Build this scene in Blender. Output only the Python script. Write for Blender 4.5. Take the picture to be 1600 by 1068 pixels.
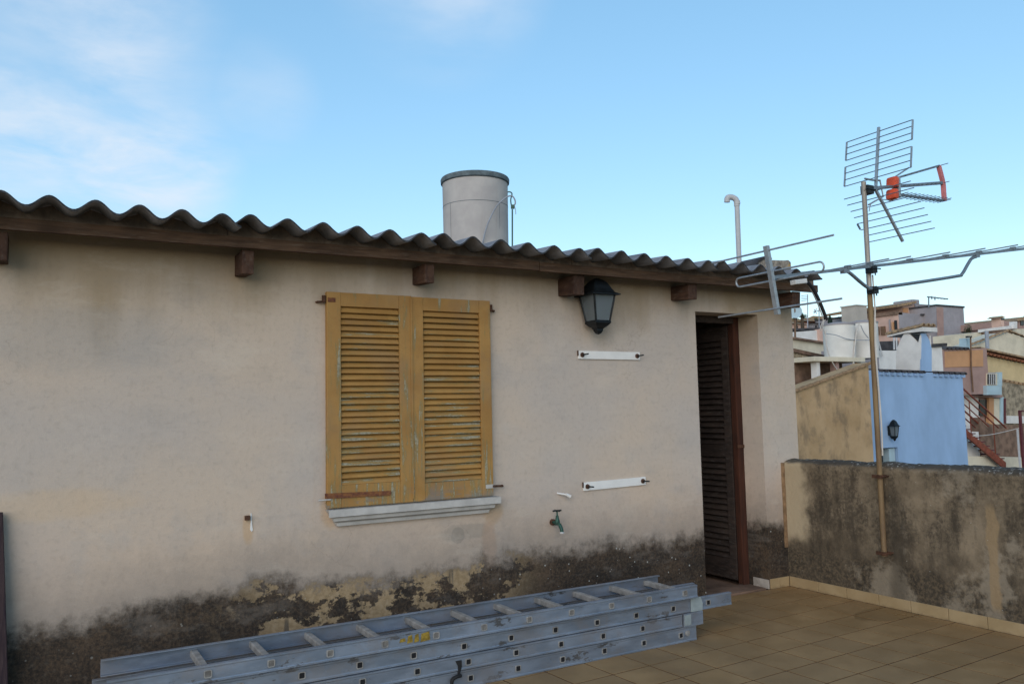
import bpy, bmesh, math, random
from mathutils import Vector, Matrix, noise as mnoise
random.seed(7)
S = bpy.context.scene
COL = S.collection
for o in list(bpy.data.objects): bpy.data.objects.remove(o)
R = math.radians
# ------------------------------------------------------------------ camera
CAM_H = 1.42; CAM = Vector((0, -4.6813, CAM_H)); F = 1291.0
YAW, PITCH, ROLL = R(29.9957), R(4.7291), R(-1.2399)
fw = Vector((math.sin(YAW)*math.cos(PITCH), math.cos(YAW)*math.cos(PITCH), math.sin(PITCH)))
rt0 = Vector((math.cos(YAW), -math.sin(YAW), 0)); up0 = rt0.cross(fw)
rt = math.cos(ROLL)*rt0 + math.sin(ROLL)*up0
up = -math.sin(ROLL)*rt0 + math.cos(ROLL)*up0
cd = bpy.data.cameras.new('camera'); cam = bpy.data.objects.new('camera', cd); COL.objects.link(cam)
cd.sensor_width = 36; cd.lens = F/1600*36; cd.clip_start = .05; cd.clip_end = 6000
m = Matrix((rt, up, -fw)).transposed().to_4x4(); m.translation = CAM; cam.matrix_world = m
S.camera = cam
# ------------------------------------------------------------------ sky and sun
SUN_EL, SUN_AZ = R(18), R(-135)          # azimuth from +Y towards +X: low, to the left of the terrace
w = bpy.data.worlds.new('World'); S.world = w; w.use_nodes = True
nt = w.node_tree; nd = nt.nodes; lk = nt.links
bg = nd['Background']; bg.inputs['Strength'].default_value = .15
sky = nd.new('ShaderNodeTexSky'); sky.sky_type = 'NISHITA'; sky.sun_disc = False
sky.sun_elevation = SUN_EL; sky.sun_rotation = SUN_AZ; sky.altitude = 100
sky.air_density = 1.0; sky.dust_density = 0.0; sky.ozone_density = 2.2
# thin cirrus: noise on the sky direction projected to a high flat layer
tc = nd.new('ShaderNodeTexCoord'); sp = nd.new('ShaderNodeSeparateXYZ'); lk.new(tc.outputs['Generated'], sp.inputs[0])
def wm(op, a, b=None, c=None):
    n = nd.new('ShaderNodeMath'); n.operation = op
    for i, v in enumerate((a, b, c)):
        if v is None: continue
        if isinstance(v, (int, float)): n.inputs[i].default_value = v
        else: lk.new(v, n.inputs[i])
    return n.outputs[0]
zz = wm('MAXIMUM', wm('ADD', sp.outputs[2], .08), .03)
u_ = wm('DIVIDE', sp.outputs[0], zz); v_ = wm('DIVIDE', sp.outputs[1], zz)
def wnoise(su, sv, detail, rough, off, dist=0):
    cb = nd.new('ShaderNodeCombineXYZ')
    lk.new(wm('MULTIPLY_ADD', u_, su, off), cb.inputs[0]); lk.new(wm('MULTIPLY_ADD', v_, sv, off*.7), cb.inputs[1])
    n = nd.new('ShaderNodeTexNoise'); n.inputs['Scale'].default_value = 1; n.inputs['Detail'].default_value = detail
    n.inputs['Roughness'].default_value = rough; n.inputs['Distortion'].default_value = dist
    lk.new(cb.outputs[0], n.inputs['Vector']); return n.outputs[0]
def wramp(x, a, b):
    n = nd.new('ShaderNodeMapRange'); n.interpolation_type = 'SMOOTHSTEP'
    n.inputs[1].default_value = a; n.inputs[2].default_value = b; lk.new(x, n.inputs[0]); return n.outputs[0]
n1 = wnoise(1.0, 1.0, 4, .55, 4.15, .3); n2 = wnoise(2.6, 2.9, 8, .60, 5.3, .35)
def wpatch(d, r0, r1):              # soft patch of cirrus round one direction of the sky
    d = d.normalized(); n = nd.new('ShaderNodeVectorMath'); n.operation = 'DOT_PRODUCT'; nv = nd.new('ShaderNodeVectorMath'); nv.operation = 'NORMALIZE'
    lk.new(tc.outputs['Generated'], nv.inputs[0]); lk.new(nv.outputs[0], n.inputs[0]); n.inputs[1].default_value = d
    return wramp(n.outputs['Value'], math.cos(R(r1)), math.cos(R(r0)))
def ray0(x, y): return fw + rt*((x-800)/F) - up*((y-534)/F)
pt = wm('MAXIMUM', wpatch(ray0(60, 70), 2, 12), wm('MAXIMUM', wm('MULTIPLY', wpatch(ray0(215, 235), 1, 7), .95), wm('MAXIMUM', wm('MULTIPLY', wpatch(ray0(690, -50), 1, 8), .8), wm('MULTIPLY', wpatch(ray0(400, 150), .3, 4.5), .40))))
far = wm('MULTIPLY', wramp(wnoise(.35, .35, 2, .5, 9.0), .50, .66), wramp(wm('MULTIPLY_ADD', sp.outputs[0], -1, wm('MULTIPLY', sp.outputs[1], -.3)), .15, .7))   # more cirrus to the west and behind
cl = wm('MULTIPLY', wm('MAXIMUM', pt, far), wm('MULTIPLY', wramp(n1, .22, .62), wramp(n2, .20, .74)))
cl = wm('MINIMUM', wm('MULTIPLY', cl, .90), .85)
mx = nd.new('ShaderNodeMixRGB'); mx.blend_type = 'MIX'
hs = nd.new('ShaderNodeHueSaturation'); hs.inputs['Hue'].default_value = .495; hs.inputs['Saturation'].default_value = 1.5
hs.inputs['Value'].default_value = 1.72
gmn = nd.new('ShaderNodeGamma'); gmn.inputs[1].default_value = .54; lk.new(sky.outputs[0], gmn.inputs[0]); lk.new(gmn.outputs[0], hs.inputs['Color'])
lk.new(cl, mx.inputs[0]); lk.new(hs.outputs[0], mx.inputs[1]); mx.inputs[2].default_value = (3.3, 3.55, 3.9, 1)
lk.new(mx.outputs[0], bg.inputs['Color'])
sd = bpy.data.lights.new('sun', 'SUN'); sd.energy = 1.4; sd.angle = R(60); sd.color = (1, .88, .76)
sun = bpy.data.objects.new('sun', sd); COL.objects.link(sun)
sv = Vector((math.sin(SUN_AZ)*math.cos(SUN_EL), math.cos(SUN_AZ)*math.cos(SUN_EL), math.sin(SUN_EL)))
sun.rotation_euler = sv.to_track_quat('Z', 'Y').to_euler(); sun.location = (-6, -6, 8)
S.view_settings.view_transform = 'Standard'; S.view_settings.look = 'None'
S.view_settings.gamma = 1; S.view_settings.use_curve_mapping = False
S.view_settings.exposure = 0.72
S.render.engine = 'CYCLES'; S.cycles.max_bounces = 8
# ------------------------------------------------------------------ photo pixel -> place
def ray(x, y): return fw + rt*((x-800)/F) - up*((y-534)/F)
def at_y(x, y, Y=0.): d = ray(x, y); return CAM + d*((Y-CAM.y)/d.y)
def at_x(x, y, X): d = ray(x, y); return CAM + d*((X-CAM.x)/d.x)
def at_z(x, y, Z=0.): d = ray(x, y); return CAM + d*((Z-CAM.z)/d.z)
# ------------------------------------------------------------------ materials
class NG:
    def __init__(s, name, rough=.8, metal=0., spec=.3):
        s.m = bpy.data.materials.new(name); s.m.use_nodes = True
        s.t = s.m.node_tree; s.n = s.t.nodes; s.l = s.t.links; s.b = s.n['Principled BSDF']
        s.b.inputs['Roughness'].default_value = rough; s.b.inputs['Metallic'].default_value = metal
        s.b.inputs['Specular IOR Level'].default_value = spec; s._p = None; s._x = None
    def put(s, sock, v):
        if isinstance(v, (int, float)): sock.default_value = v
        elif isinstance(v, tuple): sock.default_value = (*v, 1) if len(v) == 3 else v
        else: s.l.new(v, sock)
    def pos(s):
        if not s._p: s._p = s.n.new('ShaderNodeNewGeometry').outputs['Position']
        return s._p
    def xyz(s):
        if not s._x:
            q = s.n.new('ShaderNodeSeparateXYZ'); s.l.new(s.pos(), q.inputs[0]); s._x = q.outputs
        return s._x
    def math(s, op, a, b=0., c=0.):
        q = s.n.new('ShaderNodeMath'); q.operation = op
        for i, v in enumerate((a, b, c)): s.put(q.inputs[i], v)
        return q.outputs[0]
    def vec(s, sc=(1, 1, 1), off=(0, 0, 0), src=None):
        q = s.n.new('ShaderNodeMapping'); q.inputs['Scale'].default_value = sc; q.inputs['Location'].default_value = off
        s.l.new(src or s.pos(), q.inputs[0]); return q.outputs[0]
    def noise(s, scale, detail=5, rough=.55, sc=(1, 1, 1), off=(0, 0, 0), dist=0., src=None):
        q = s.n.new('ShaderNodeTexNoise'); s.l.new(s.vec(sc, off, src), q.inputs['Vector'])
        q.inputs['Scale'].default_value = scale; q.inputs['Detail'].default_value = detail
        q.inputs['Roughness'].default_value = rough; q.inputs['Distortion'].default_value = dist; return q.outputs[0]
    def vor(s, scale, sc=(1, 1, 1), feat='F1'):
        q = s.n.new('ShaderNodeTexVoronoi'); q.feature = feat; s.l.new(s.vec(sc), q.inputs['Vector'])
        q.inputs['Scale'].default_value = scale; return q
    def step(s, x, a, b, lo=0., hi=1.):
        q = s.n.new('ShaderNodeMapRange'); q.interpolation_type = 'SMOOTHSTEP'; s.put(q.inputs[0], x)
        for i, v in enumerate((a, b, lo, hi)): s.put(q.inputs[i+1], v)
        return q.outputs[0]
    def mix(s, f, a, b, mode='MIX'):
        q = s.n.new('ShaderNodeMixRGB'); q.blend_type = mode
        for i, v in enumerate((f, a, b)): s.put(q.inputs[i], v)
        return q.outputs[0]
    def mul(s, a, b): return s.math('MULTIPLY', a, b)
    def rnd(s): return s.n.new('ShaderNodeObjectInfo').outputs['Random']
    def color(s, c): s.put(s.b.inputs['Base Color'], c)
    def bump(s, h, strength=.3, dist=.01):
        q = s.n.new('ShaderNodeBump'); q.inputs['Strength'].default_value = strength; q.inputs['Distance'].default_value = dist
        s.l.new(h, q.inputs['Height']); s.l.new(q.outputs[0], s.b.inputs['Normal'])
M = {}
def simple(name, c, rough=.7, metal=0., var=.25, scale=14, bump=.15, spec=.3, c2=None, sc=(1, 1, 1)):
    g = NG(name, rough, metal, spec)
    n = g.noise(scale, 6, .6, sc=sc)
    dark = c2 or tuple(v*(1-var) for v in c); lite = tuple(min(1, v*(1+var*.6)) for v in c)
    g.color(g.mix(g.step(n, .3, .7), dark, lite)); g.bump(n, bump, .006); M[name] = g.m; return g.m

def plaster():
    g = NG('house_plaster', .92, 0, .15); x, y, z = g.xyz()
    big = g.noise(.85, 4, .55, off=(3.1, 0, 1.2)); mid = g.noise(3.2, 6, .6); fine = g.noise(34, 5, .6); grain = g.noise(160, 3, .6)
    c = g.mix(g.step(big, .36, .64), (.450, .388, .345), (.512, .412, .330))
    # warmer band low down, greyer cloud in the middle height
    c = g.mix(g.mul(g.step(g.math('ADD', z, g.mul(mid, .5)), 1.35, .80), .55), c, (.545, .405, .305))
    c = g.mix(g.mul(g.step(mid, .50, .72), .40), c, (.375, .34, .32))
    c = g.mix(g.mul(g.step(g.noise(1.7, 5, .6, off=(8, 0, 2)), .56, .70), .35), c, (.56, .48, .40))
    # brown water stains running down from the eaves, as long as they happened to run
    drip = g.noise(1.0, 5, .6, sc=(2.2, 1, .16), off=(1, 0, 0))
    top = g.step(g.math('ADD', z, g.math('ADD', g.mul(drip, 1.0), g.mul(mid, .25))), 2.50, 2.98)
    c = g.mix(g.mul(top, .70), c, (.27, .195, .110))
    # thin rust and damp runs
    runs = g.noise(1.0, 4, .6, sc=(9, 1, .35), off=(4, 0, 3))
    c = g.mix(g.mul(g.mul(g.step(runs, .62, .74), g.step(z, 1.5, .75)), .30), c, (.42, .27, .15))
    def patch(cx, cz, rx, rz, amt, col, c, e=.6):
        d = g.math('ADD', g.math('POWER', g.math('DIVIDE', g.math('SUBTRACT', x, cx), rx), 2), g.math('POWER', g.math('DIVIDE', g.math('SUBTRACT', z, cz), rz), 2))
        d = g.math('ADD', d, g.mul(g.math('SUBTRACT', g.noise(7, 6, .65), .5), 2.4))
        return g.mix(g.mul(g.step(d, 1+e*.5, 1-e*.5), amt), c, col)
    p = at_y(727, 830); c = patch(p.x, p.z, .17, .05, .55, (.33, .28, .23), c)
    p = at_y(716, 836); c = patch(p.x, p.z, .045, .05, .65, (.27, .23, .19), c, .3)
    p = at_y(765, 850); c = patch(p.x, p.z, .05, .16, .50, (.44, .27, .17), c, 1.0)
    p = at_y(388, 826); c = patch(p.x, p.z, .03, .08, .45, (.50, .30, .13), c, 1.0)
    p = at_y(515, 800); c = patch(p.x, p.z, .05, .09, .45, (.50, .33, .18), c, 1.2)
    p = at_y(770, 800); c = patch(p.x, p.z, .07, .07, .55, (.45, .28, .14), c, 1.2)
    p = at_y(130, 530); c = patch(p.x, p.z, .50, .16, .35, (.30, .285, .275), c, 1.6)
    p = at_y(60, 790); c = patch(p.x, p.z, .45, .07, .40, (.55, .40, .26), c, 1.4)
    # rising damp: soft grey halo, then black mould with a ragged edge, ochre where the skin has come off
    edge = g.math('ADD', .435, g.mul(g.math('SUBTRACT', g.noise(1.0, 3, .5, sc=(1.1, 1, .6), off=(.4, 0, 0)), .5), .34))
    edge = g.math('ADD', edge, g.mul(g.step(x, 2.3, 3.0), .05))
    rag = g.mul(g.math('SUBTRACT', g.noise(8, 8, .72), .5), .34)
    hgt = g.math('SUBTRACT', z, g.math('ADD', edge, rag))
    c = g.mix(g.mul(g.step(hgt, .40, -.05), .68), c, (.20, .175, .155))
    mould = g.step(hgt, .075, -.065)
    sp = g.math('ADD', g.mul(g.noise(60, 6, .75), .6), g.mul(g.noise(5, 5, .65, off=(6, 0, 2)), .4))
    dark = g.mix(g.step(sp, .40, .66), (.012, .010, .009), (.085, .055, .034))
    c = g.mix(g.mul(mould, .95), c, dark)
    och = g.step(g.math('ADD', g.noise(2.6, 7, .66, sc=(1, 1, 1.5), off=(2.0, 0, .4)), g.mul(g.noise(45, 4, .7), .12)), .545, .575)
    och = g.mul(g.mul(och, g.step(x, .75, 1.25)), g.mul(g.step(x, 2.95, 2.45), g.mul(g.step(z, .14, .24), g.step(hgt, .03, -.03))))
    c = g.mix(g.mul(och, .9), c, g.mix(g.step(fine, .35, .7), (.27, .190, .108), (.385, .280, .168)))
    crk = g.step(g.noise(1.0, 3, .6, sc=(7, 1, .9), off=(5, 0, 1)), .585, .63)
    c = g.mix(g.mul(g.mul(crk, och), .8), c, (.07, .06, .05))
    # lichen discs
    v = g.vor(26); vd = g.n.new('ShaderNodeSeparateColor'); g.l.new(v.outputs['Color'], vd.inputs[0])
    size = g.math('MULTIPLY_ADD', vd.outputs[0], .13, .02)
    spot = g.mul(g.step(g.math('SUBTRACT', v.outputs['Distance'], size), .04, -.02), g.step(vd.outputs[1], .74, .76))
    spot = g.mul(spot, g.mul(mould, g.math('MULTIPLY_ADD', g.step(x, 2.2, 3.2), .6, .25)))
    c = g.mix(g.mul(spot, .85), c, (.50, .50, .47))
    dry = g.math('SUBTRACT', 1., mould); c = g.mix(g.mul(g.step(fine, .48, .72), .16), c, (.2, .17, .14)); c = g.mix(g.mul(g.mul(g.step(grain, .55, .75), .12), dry), c, (.60, .53, .46))
    pit = g.mul(g.step(g.noise(95, 2, .5, off=(3, 1, 9)), .70, .75), g.step(mid, .42, .6)); c = g.mix(g.mul(pit, .45), c, (.17, .14, .115))
    trow = g.noise(1.0, 6, .7, sc=(2.4, 1, 6.5), off=(7, 0, 3)); c = g.mix(g.mul(g.step(trow, .52, .66), .16), c, (.30, .265, .235)); c = g.mix(g.mul(g.mul(g.step(trow, .46, .34), .16), dry), c, (.60, .52, .44))
    vc = g.n.new('ShaderNodeTexVoronoi'); vc.feature = 'DISTANCE_TO_EDGE'; vc.inputs['Scale'].default_value = .9
    wv_ = g.n.new('ShaderNodeVectorMath'); wv_.operation = 'ADD'; g.l.new(g.pos(), wv_.inputs[0]); nz_ = g.n.new('ShaderNodeTexNoise'); nz_.inputs['Scale'].default_value = 4; nz_.inputs['Detail'].default_value = 6; g.l.new(g.pos(), nz_.inputs['Vector']); sc2 = g.n.new('ShaderNodeVectorMath'); sc2.operation = 'SCALE'; sc2.inputs['Scale'].default_value = .5; g.l.new(nz_.outputs['Color'], sc2.inputs[0]); g.l.new(sc2.outputs[0], wv_.inputs[1]); g.l.new(wv_.outputs[0], vc.inputs['Vector'])
    crack = g.mul(g.step(vc.outputs['Distance'], .0032, .0012), g.step(g.noise(1.1, 3, .5, off=(1, 0, 6)), .50, .60)); c = g.mix(g.mul(crack, .18), c, (.14, .115, .095))
    g.color(c)
    g.bump(g.math('ADD', g.mul(mid, 1.2), g.math('ADD', g.mul(fine, .5), g.math('ADD', g.mul(grain, .25), g.math('ADD', g.mul(trow, .5), g.mul(g.mul(mould, sp), -1.4))))), .27, .013)
    M['plaster'] = g.m
plaster()

def parapet_mat():
    g = NG('parapet_plaster', .95, 0, .1); x, y, z = g.xyz()
    mid = g.noise(4.5, 7, .62); fine = g.noise(40, 6, .7); str_ = g.math('ADD', g.mul(g.noise(1.0, 6, .65, sc=(1, 4.5, .8)), .6), g.mul(g.noise(3.0, 6, .7, off=(0, 2, 5)), .4)); big = g.noise(1.6, 4, .5, off=(0, 3, 1))
    c = g.mix(g.step(mid, .35, .65), (.145, .112, .077), (.255, .198, .137))
    blk = g.step(g.math('ADD', g.mul(str_, .8), g.mul(fine, .28)), .48, .63)
    c = g.mix(g.mul(blk, .78), c, (.036, .030, .025))
    low = g.step(g.math('ADD', z, g.mul(mid, .5)), .78, .42)
    c = g.mix(g.mul(low, .8), c, g.mix(g.step(fine, .42, .62), (.028, .025, .022), (.12, .09, .06)))
    pale = g.step(g.math('ADD', g.math('ADD', g.mul(big, .8), g.mul(g.noise(9, 7, .7), .35)), g.mul(str_, .25)), .72, .80)
    c = g.mix(g.mul(pale, .6), c, (.30, .25, .19))
    # clean corner beside the house, and the pale repair strip
    cl = g.math('ADD', y, g.mul(g.math('SUBTRACT', g.noise(6, 6, .6), .5), .30))
    cl = g.mul(g.step(cl, -.26, -.14), g.step(g.math('ADD', z, g.mul(mid, .2)), .42, .56))
    c = g.mix(g.mul(cl, .92), c, (.43, .345, .235))
    a = at_x(1552, 860, 5.176)
    rp = g.math('ABSOLUTE', g.math('ADD', g.math('SUBTRACT', y, a.y), g.mul(g.math('SUBTRACT', g.noise(5, 4, .6), .5), .10)))
    rp = g.mul(g.step(rp, .042, .026), g.mul(g.step(z, .10, .16), g.step(z, .80, .72)))
    c = g.mix(g.mul(rp, .75), c, (.30, .21, .12))
    # mast halo: dark smear on the wall beside the pole
    b = g.math('ABSOLUTE', g.math('ADD', g.math('SUBTRACT', y, -.96), g.mul(g.math('SUBTRACT', mid, .5), .12)))
    c = g.mix(g.mul(g.mul(g.step(b, .10, .02), g.step(z, .85, .72)), .5), c, (.040, .033, .026))
    # lichen crust on the coping
    topm = g.step(g.math('ADD', z, g.mul(mid, .07)), .985, 1.015)
    crust = g.mix(g.mul(g.step(g.noise(38, 5, .7), .53, .62), g.step(g.noise(6, 4, .6), .40, .58)), (.058, .050, .042), (.26, .25, .235))
    c = g.mix(g.mul(topm, .9), c, crust)
    v = g.vor(30); vd = g.n.new('ShaderNodeSeparateColor'); g.l.new(v.outputs['Color'], vd.inputs[0])
    spot = g.mul(g.step(g.math('SUBTRACT', v.outputs['Distance'], g.mul(vd.outputs[0], .22)), .03, -.02), g.step(vd.outputs[1], .80, .81))
    c = g.mix(g.mul(spot, g.math('MULTIPLY_ADD', cl, -.7, .7)), c, (.50, .50, .45))
    g.color(c); g.bump(g.math('ADD', mid, g.mul(fine, .6)), .5, .015); M['parapet'] = g.m
parapet_mat()

def tile_mat():
    g = NG('floor_tile', .55, 0, .35); n = g.noise(3.5, 6, .6); f = g.noise(30, 5, .65); big = g.noise(.8, 4, .6)
    c = g.mix(g.step(n, .3, .7), (.255, .150, .062), (.345, .210, .094))
    c = g.mix(g.mul(g.rnd(), .40), c, (.205, .130, .064))
    c = g.mix(g.mul(g.step(big, .5, .7), .45), c, (.165, .108, .056))
    c = g.mix(g.mul(g.step(f, .58, .75), .3), c, (.09, .07, .05))
    x, y, z = g.xyz(); q = at_z(1392, 957)
    d = g.math('ADD', g.math('POWER', g.math('DIVIDE', g.math('SUBTRACT', x, q.x), .30), 2), g.math('POWER', g.math('DIVIDE', g.math('SUBTRACT', y, q.y), .16), 2))
    wet = g.step(g.math('ADD', d, g.mul(g.math('SUBTRACT', g.noise(5, 5, .6), .5), 1.6)), 1.15, .85)
    c = g.mix(g.mul(wet, .45), c, (.10, .058, .024)); c = g.mix(g.mul(g.step(g.noise(85, 2, .5), .72, .76), .5), c, (.045, .03, .02))
    g.color(c); g.put(g.b.inputs['Roughness'], g.math('SUBTRACT', g.step(n, .2, .8, .45, .75), g.mul(wet, .25))); g.bump(f, .12, .003); M['tile'] = g.m
tile_mat()
simple('grout', (.075, .042, .024), .95, var=.4, scale=20)
g = NG('skirting_tile', .5, 0, .35); n = g.noise(6, 5, .6)
c = g.mix(g.step(n, .3, .7), (.30, .215, .115), (.365, .27, .155)); c = g.mix(g.mul(g.rnd(), .3), c, (.28, .19, .10))
z_ = g.xyz()[2]; c = g.mix(g.mul(g.step(g.math('ADD', z_, g.mul(g.noise(18, 4, .6), .05)), .045, .02), .5), c, (.15, .10, .06))
g.color(c); M['skirting'] = g.m

def sheet_mat():
    g = NG('fibre_cement', .92, 0, .15); n = g.noise(5, 6, .65); f = g.noise(50, 5, .7); st = g.noise(1, 5, .6, sc=(8, 1.2, 8))
    c = g.mix(g.step(n, .3, .7), (.165, .168, .185), (.26, .262, .28))
    c = g.mix(g.mul(g.step(st, .5, .7), .6), c, (.085, .085, .092))
    c = g.mix(g.mul(g.step(f, .58, .72), .5), c, (.28, .28, .27))
    g.color(c); g.bump(f, .4, .006); M['sheet'] = g.m
sheet_mat()
g = NG('sheet_edge', .95, 0, .1); n = g.noise(40, 5, .7); g.color(g.mix(g.step(n, .35, .65), (.022, .024, .028), (.060, .062, .068))); M['sheet_edge'] = g.m
g = NG('eave_packing', .95, 0, .1); n = g.noise(16, 6, .7, dist=.8); k_ = g.noise(5, 4, .6); c = g.mix(g.step(n, .32, .68), (.115, .085, .065), (.20, .15, .115)); c = g.mix(g.mul(g.step(k_, .46, .60), .6), c, (.10, .085, .075)); g.color(c); g.bump(n, .6, .008); M['eave_packing'] = g.m
def wood(name, a, b, c3, sc=(1.2, 12, 14), rough=.85):
    g = NG(name, rough, 0, .2); n = g.noise(3.2, 7, .65, sc=sc, dist=.6); f = g.noise(9, 6, .7, sc=sc); k = g.noise(2.2, 4, .6)
    c = g.mix(g.step(n, .32, .68), a, b); c = g.mix(g.mul(g.step(f, .52, .7), .6), c, c3)
    c = g.mix(g.mul(g.step(k, .5, .7), .45), c, tuple(v*.45 for v in a)); g.color(c); g.bump(f, .5, .004); M[name] = g.m
wood('fascia_wood', (.055, .032, .021), (.115, .068, .043), (.17, .13, .105))
wood('rafter_wood', (.045, .024, .018), (.090, .048, .032), (.13, .105, .09), sc=(10, 1.5, 6))
wood('door_wood', (.028, .021, .019), (.058, .041, .034), (.095, .085, .08), sc=(8, 2, 8))
wood('door_stile_wood', (.036, .015, .011), (.072, .026, .015), (.026, .016, .013), sc=(14, 8, 1))
wood('old_dark_wood', (.022, .014, .020), (.05, .032, .034), (.07, .05, .05), sc=(12, 8, 1))

def shutter_mat(name, slat):
    g = NG(name, .62, 0, .3); x, y, z = g.xyz()
    along = (1.0, 3, 14) if slat else (14, 3, 1.0)
    st = g.noise(3.0, 7, .70, sc=along, off=(1, 0, 2)); mid = g.noise(5, 5, .6); f = g.noise(60, 5, .7); bg_ = g.noise(1.6, 3, .5, off=(4, 0, 7))
    c = g.mix(g.step(mid, .3, .7), (.295, .150, .040), (.375, .205, .060))
    c = g.mix(g.mul(g.rnd(), .30), c, (.27, .150, .055))
    c = g.mix(g.mul(g.step(g.noise(2.5, 4, .6, off=(2, 0, 9)), .48, .66), .4), c, (.23, .150, .085))
    wear = g.math('ADD', g.math('MULTIPLY_ADD', g.step(z, 1.9, .95), .065, .016), g.mul(g.math('SUBTRACT', bg_, .5), .16))
    wear = g.math('ADD', wear, g.mul(g.math('SUBTRACT', f, .5), .12))
    c = g.mix(g.mul(g.step(g.math('ADD', st, wear), .56, .64), .5), c, (.135, .145, .062))
    pale = g.mix(g.step(f, .42, .58), (.19, .185, .15), (.35, .325, .25))
    c = g.mix(g.mul(g.step(g.math('ADD', st, wear), .625, .675), .75), c, pale)
    # undercoat bared low on both leaves
    low = g.step(g.math('ADD', z, g.mul(mid, .30)), 1.14, 1.00)
    c = g.mix(g.mul(g.mul(low, g.step(g.math('ADD', g.noise(7, 6, .7, sc=(1, 1, 2.2)), g.mul(g.step(x, 1.95, 2.1), .07)), .52, .60)), .7), c, (.15, .16, .165))
    c = g.mix(g.mul(g.step(f, .60, .72), .35), c, (.11, .065, .028))
    g.color(c); g.bump(g.math('ADD', st, g.mul(f, .4)), .3, .003); M[name] = g.m
shutter_mat('shutter', False); shutter_mat('shutter_slat', True)

def alu_mat():
    g = NG('weathered_aluminium', .52, .55, .4); n = g.noise(7, 6, .65, sc=(.6, 2, 2)); f = g.noise(60, 6, .7)
    c = g.mix(g.step(n, .3, .7), (.175, .215, .280), (.27, .315, .39))
    c = g.mix(g.mul(g.rnd(), .3), c, (.20, .215, .25))
    ds = g.noise(1, 6, .7, sc=(3.5, 4, 9)); c = g.mix(g.mul(g.step(g.math('ADD', ds, g.mul(f, .12)), .655, .70), .8), c, (.07, .06, .05))
    c = g.mix(g.mul(g.step(f, .60, .72), .35), c, (.40, .42, .44))
    sc_ = g.noise(1, 7, .75, sc=(5, 4, 42), off=(3, 0, 1)); c = g.mix(g.mul(g.step(sc_, .60, .68), .55), c, (.11, .10, .09))
    c = g.mix(g.mul(g.step(g.noise(4.0, 7, .75, off=(7, 1, 2)), .46, .62), .6), c, (.235, .23, .245))
    g.color(c); g.put(g.b.inputs['Roughness'], g.step(n, .3, .7, .42, .68)); g.bump(f, .15, .002); M['alu'] = g.m
alu_mat()
simple('ladder_rung', (.31, .30, .29), .6, .35, var=.3, scale=20)
simple('hole_shade', (.012, .012, .014), .9, bump=0)  # near-black colour standing in for the shade inside hollow rungs
simple('grey_plug', (.15, .14, .13), .8, var=.3, scale=40)
simple('yellow_paint', (.29, .195, .03), .7, var=.5, scale=40)
simple('cap_plastic', (.25, .29, .30), .5, var=.15)
simple('antenna_alu', (.36, .38, .40), .45, .6, var=.2, scale=30, bump=.05)
simple('antenna_grey', (.20, .23, .26), .45, .55, var=.2, scale=30, bump=.05)
simple('mast_steel', (.34, .30, .26), .55, .35, var=.3, scale=6, sc=(1, 1, .4))
simple('mast_paint', (.195, .130, .064), .65, .1, var=.3, scale=7, sc=(1, 1, .4), c2=(.125, .078, .046))
simple('orange_plastic', (.62, .085, .035), .45, var=.2, scale=9, bump=.03)
simple('pink_plastic', (.55, .17, .17), .5, var=.15, scale=9, bump=.03)
simple('black_metal', (.016, .020, .022), .55, .2, var=.4, scale=30)
simple('black_rubber', (.014, .013, .014), .7, var=.3, scale=30)
simple('lantern_metal', (.010, .013, .016), .5, .3, var=.4, scale=25)
simple('rust', (.085, .040, .024), .85, .1, var=.5, scale=40, bump=.3)
simple('rusty_strap', (.085, .030, .022), .85, .1, var=.5, scale=55, c2=(.24, .10, .035), bump=.3)
simple('sill_paint', (.45, .425, .40), .75, var=.18, scale=9)
simple('old_plaster', (.36, .32, .285), .9, var=.3, scale=14)
simple('enamel', (.70, .68, .66), .4, var=.06, scale=9)
simple('tap_green', (.03, .08, .062), .5, .3, var=.4, scale=50)
simple('pvc', (.46, .455, .46), .5, var=.1, scale=8)
simple('white_plastic', (.62, .60, .58), .5, var=.1, scale=9)
simple('cable_white', (.50, .46, .42), .6, var=.15, scale=9, bump=.02)
simple('hose_green', (.05, .10, .075), .6, var=.2, scale=9, bump=.02)
simple('grey_wire', (.28, .30, .34), .6, var=.15, scale=9, bump=.02)
simple('mortar_strip', (.25, .155, .085), .95, var=.35, scale=18)
simple('terracotta', (.22, .085, .042), .85, var=.35, scale=16)
simple('old_tile', (.33, .215, .12), .9, var=.35, scale=9, c2=(.17, .12, .08))
simple('dark_roof', (.06, .055, .058), .9, var=.4, scale=6)
simple('interior', (.10, .08, .065), .95, var=.3, scale=5)
simple('building_base', (.33, .28, .22), .95, var=.3, scale=3)
simple('blue_wall', (.275, .40, .59), .85, var=.12, scale=1.6, bump=.12, sc=(1, 1, .5))
simple('white_wall', (.66, .63, .60), .9, var=.12, scale=2.5)
simple('cream_wall', (.60, .53, .41), .9, var=.14, scale=2)
simple('chimney_render', (.42, .375, .33), .9, var=.12, scale=3)
simple('yellow_wall', (.55, .42, .235), .9, var=.12, scale=2)
simple('orange_wall', (.50, .265, .135), .9, var=.10, scale=2)
simple('mauve_wall', (.34, .22, .19), .9, var=.12, scale=2)
simple('pink_wall', (.56, .37, .30), .9, var=.14, scale=1.2)
simple('grey_wall', (.30, .275, .29), .9, var=.14, scale=1.2)
simple('brown_wall', (.19, .12, .085), .95, var=.4, scale=4)
simple('stone_wall', (.30, .245, .175), .95, var=.5, scale=5, bump=.6)
simple('pale_blue_paint', (.36, .47, .52), .8, var=.1, scale=3)
simple('brown_shutter', (.15, .085, .05), .7, var=.3, scale=8)
simple('dark_window', (.02, .022, .026), .25, var=.3, scale=4, bump=0)
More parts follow.
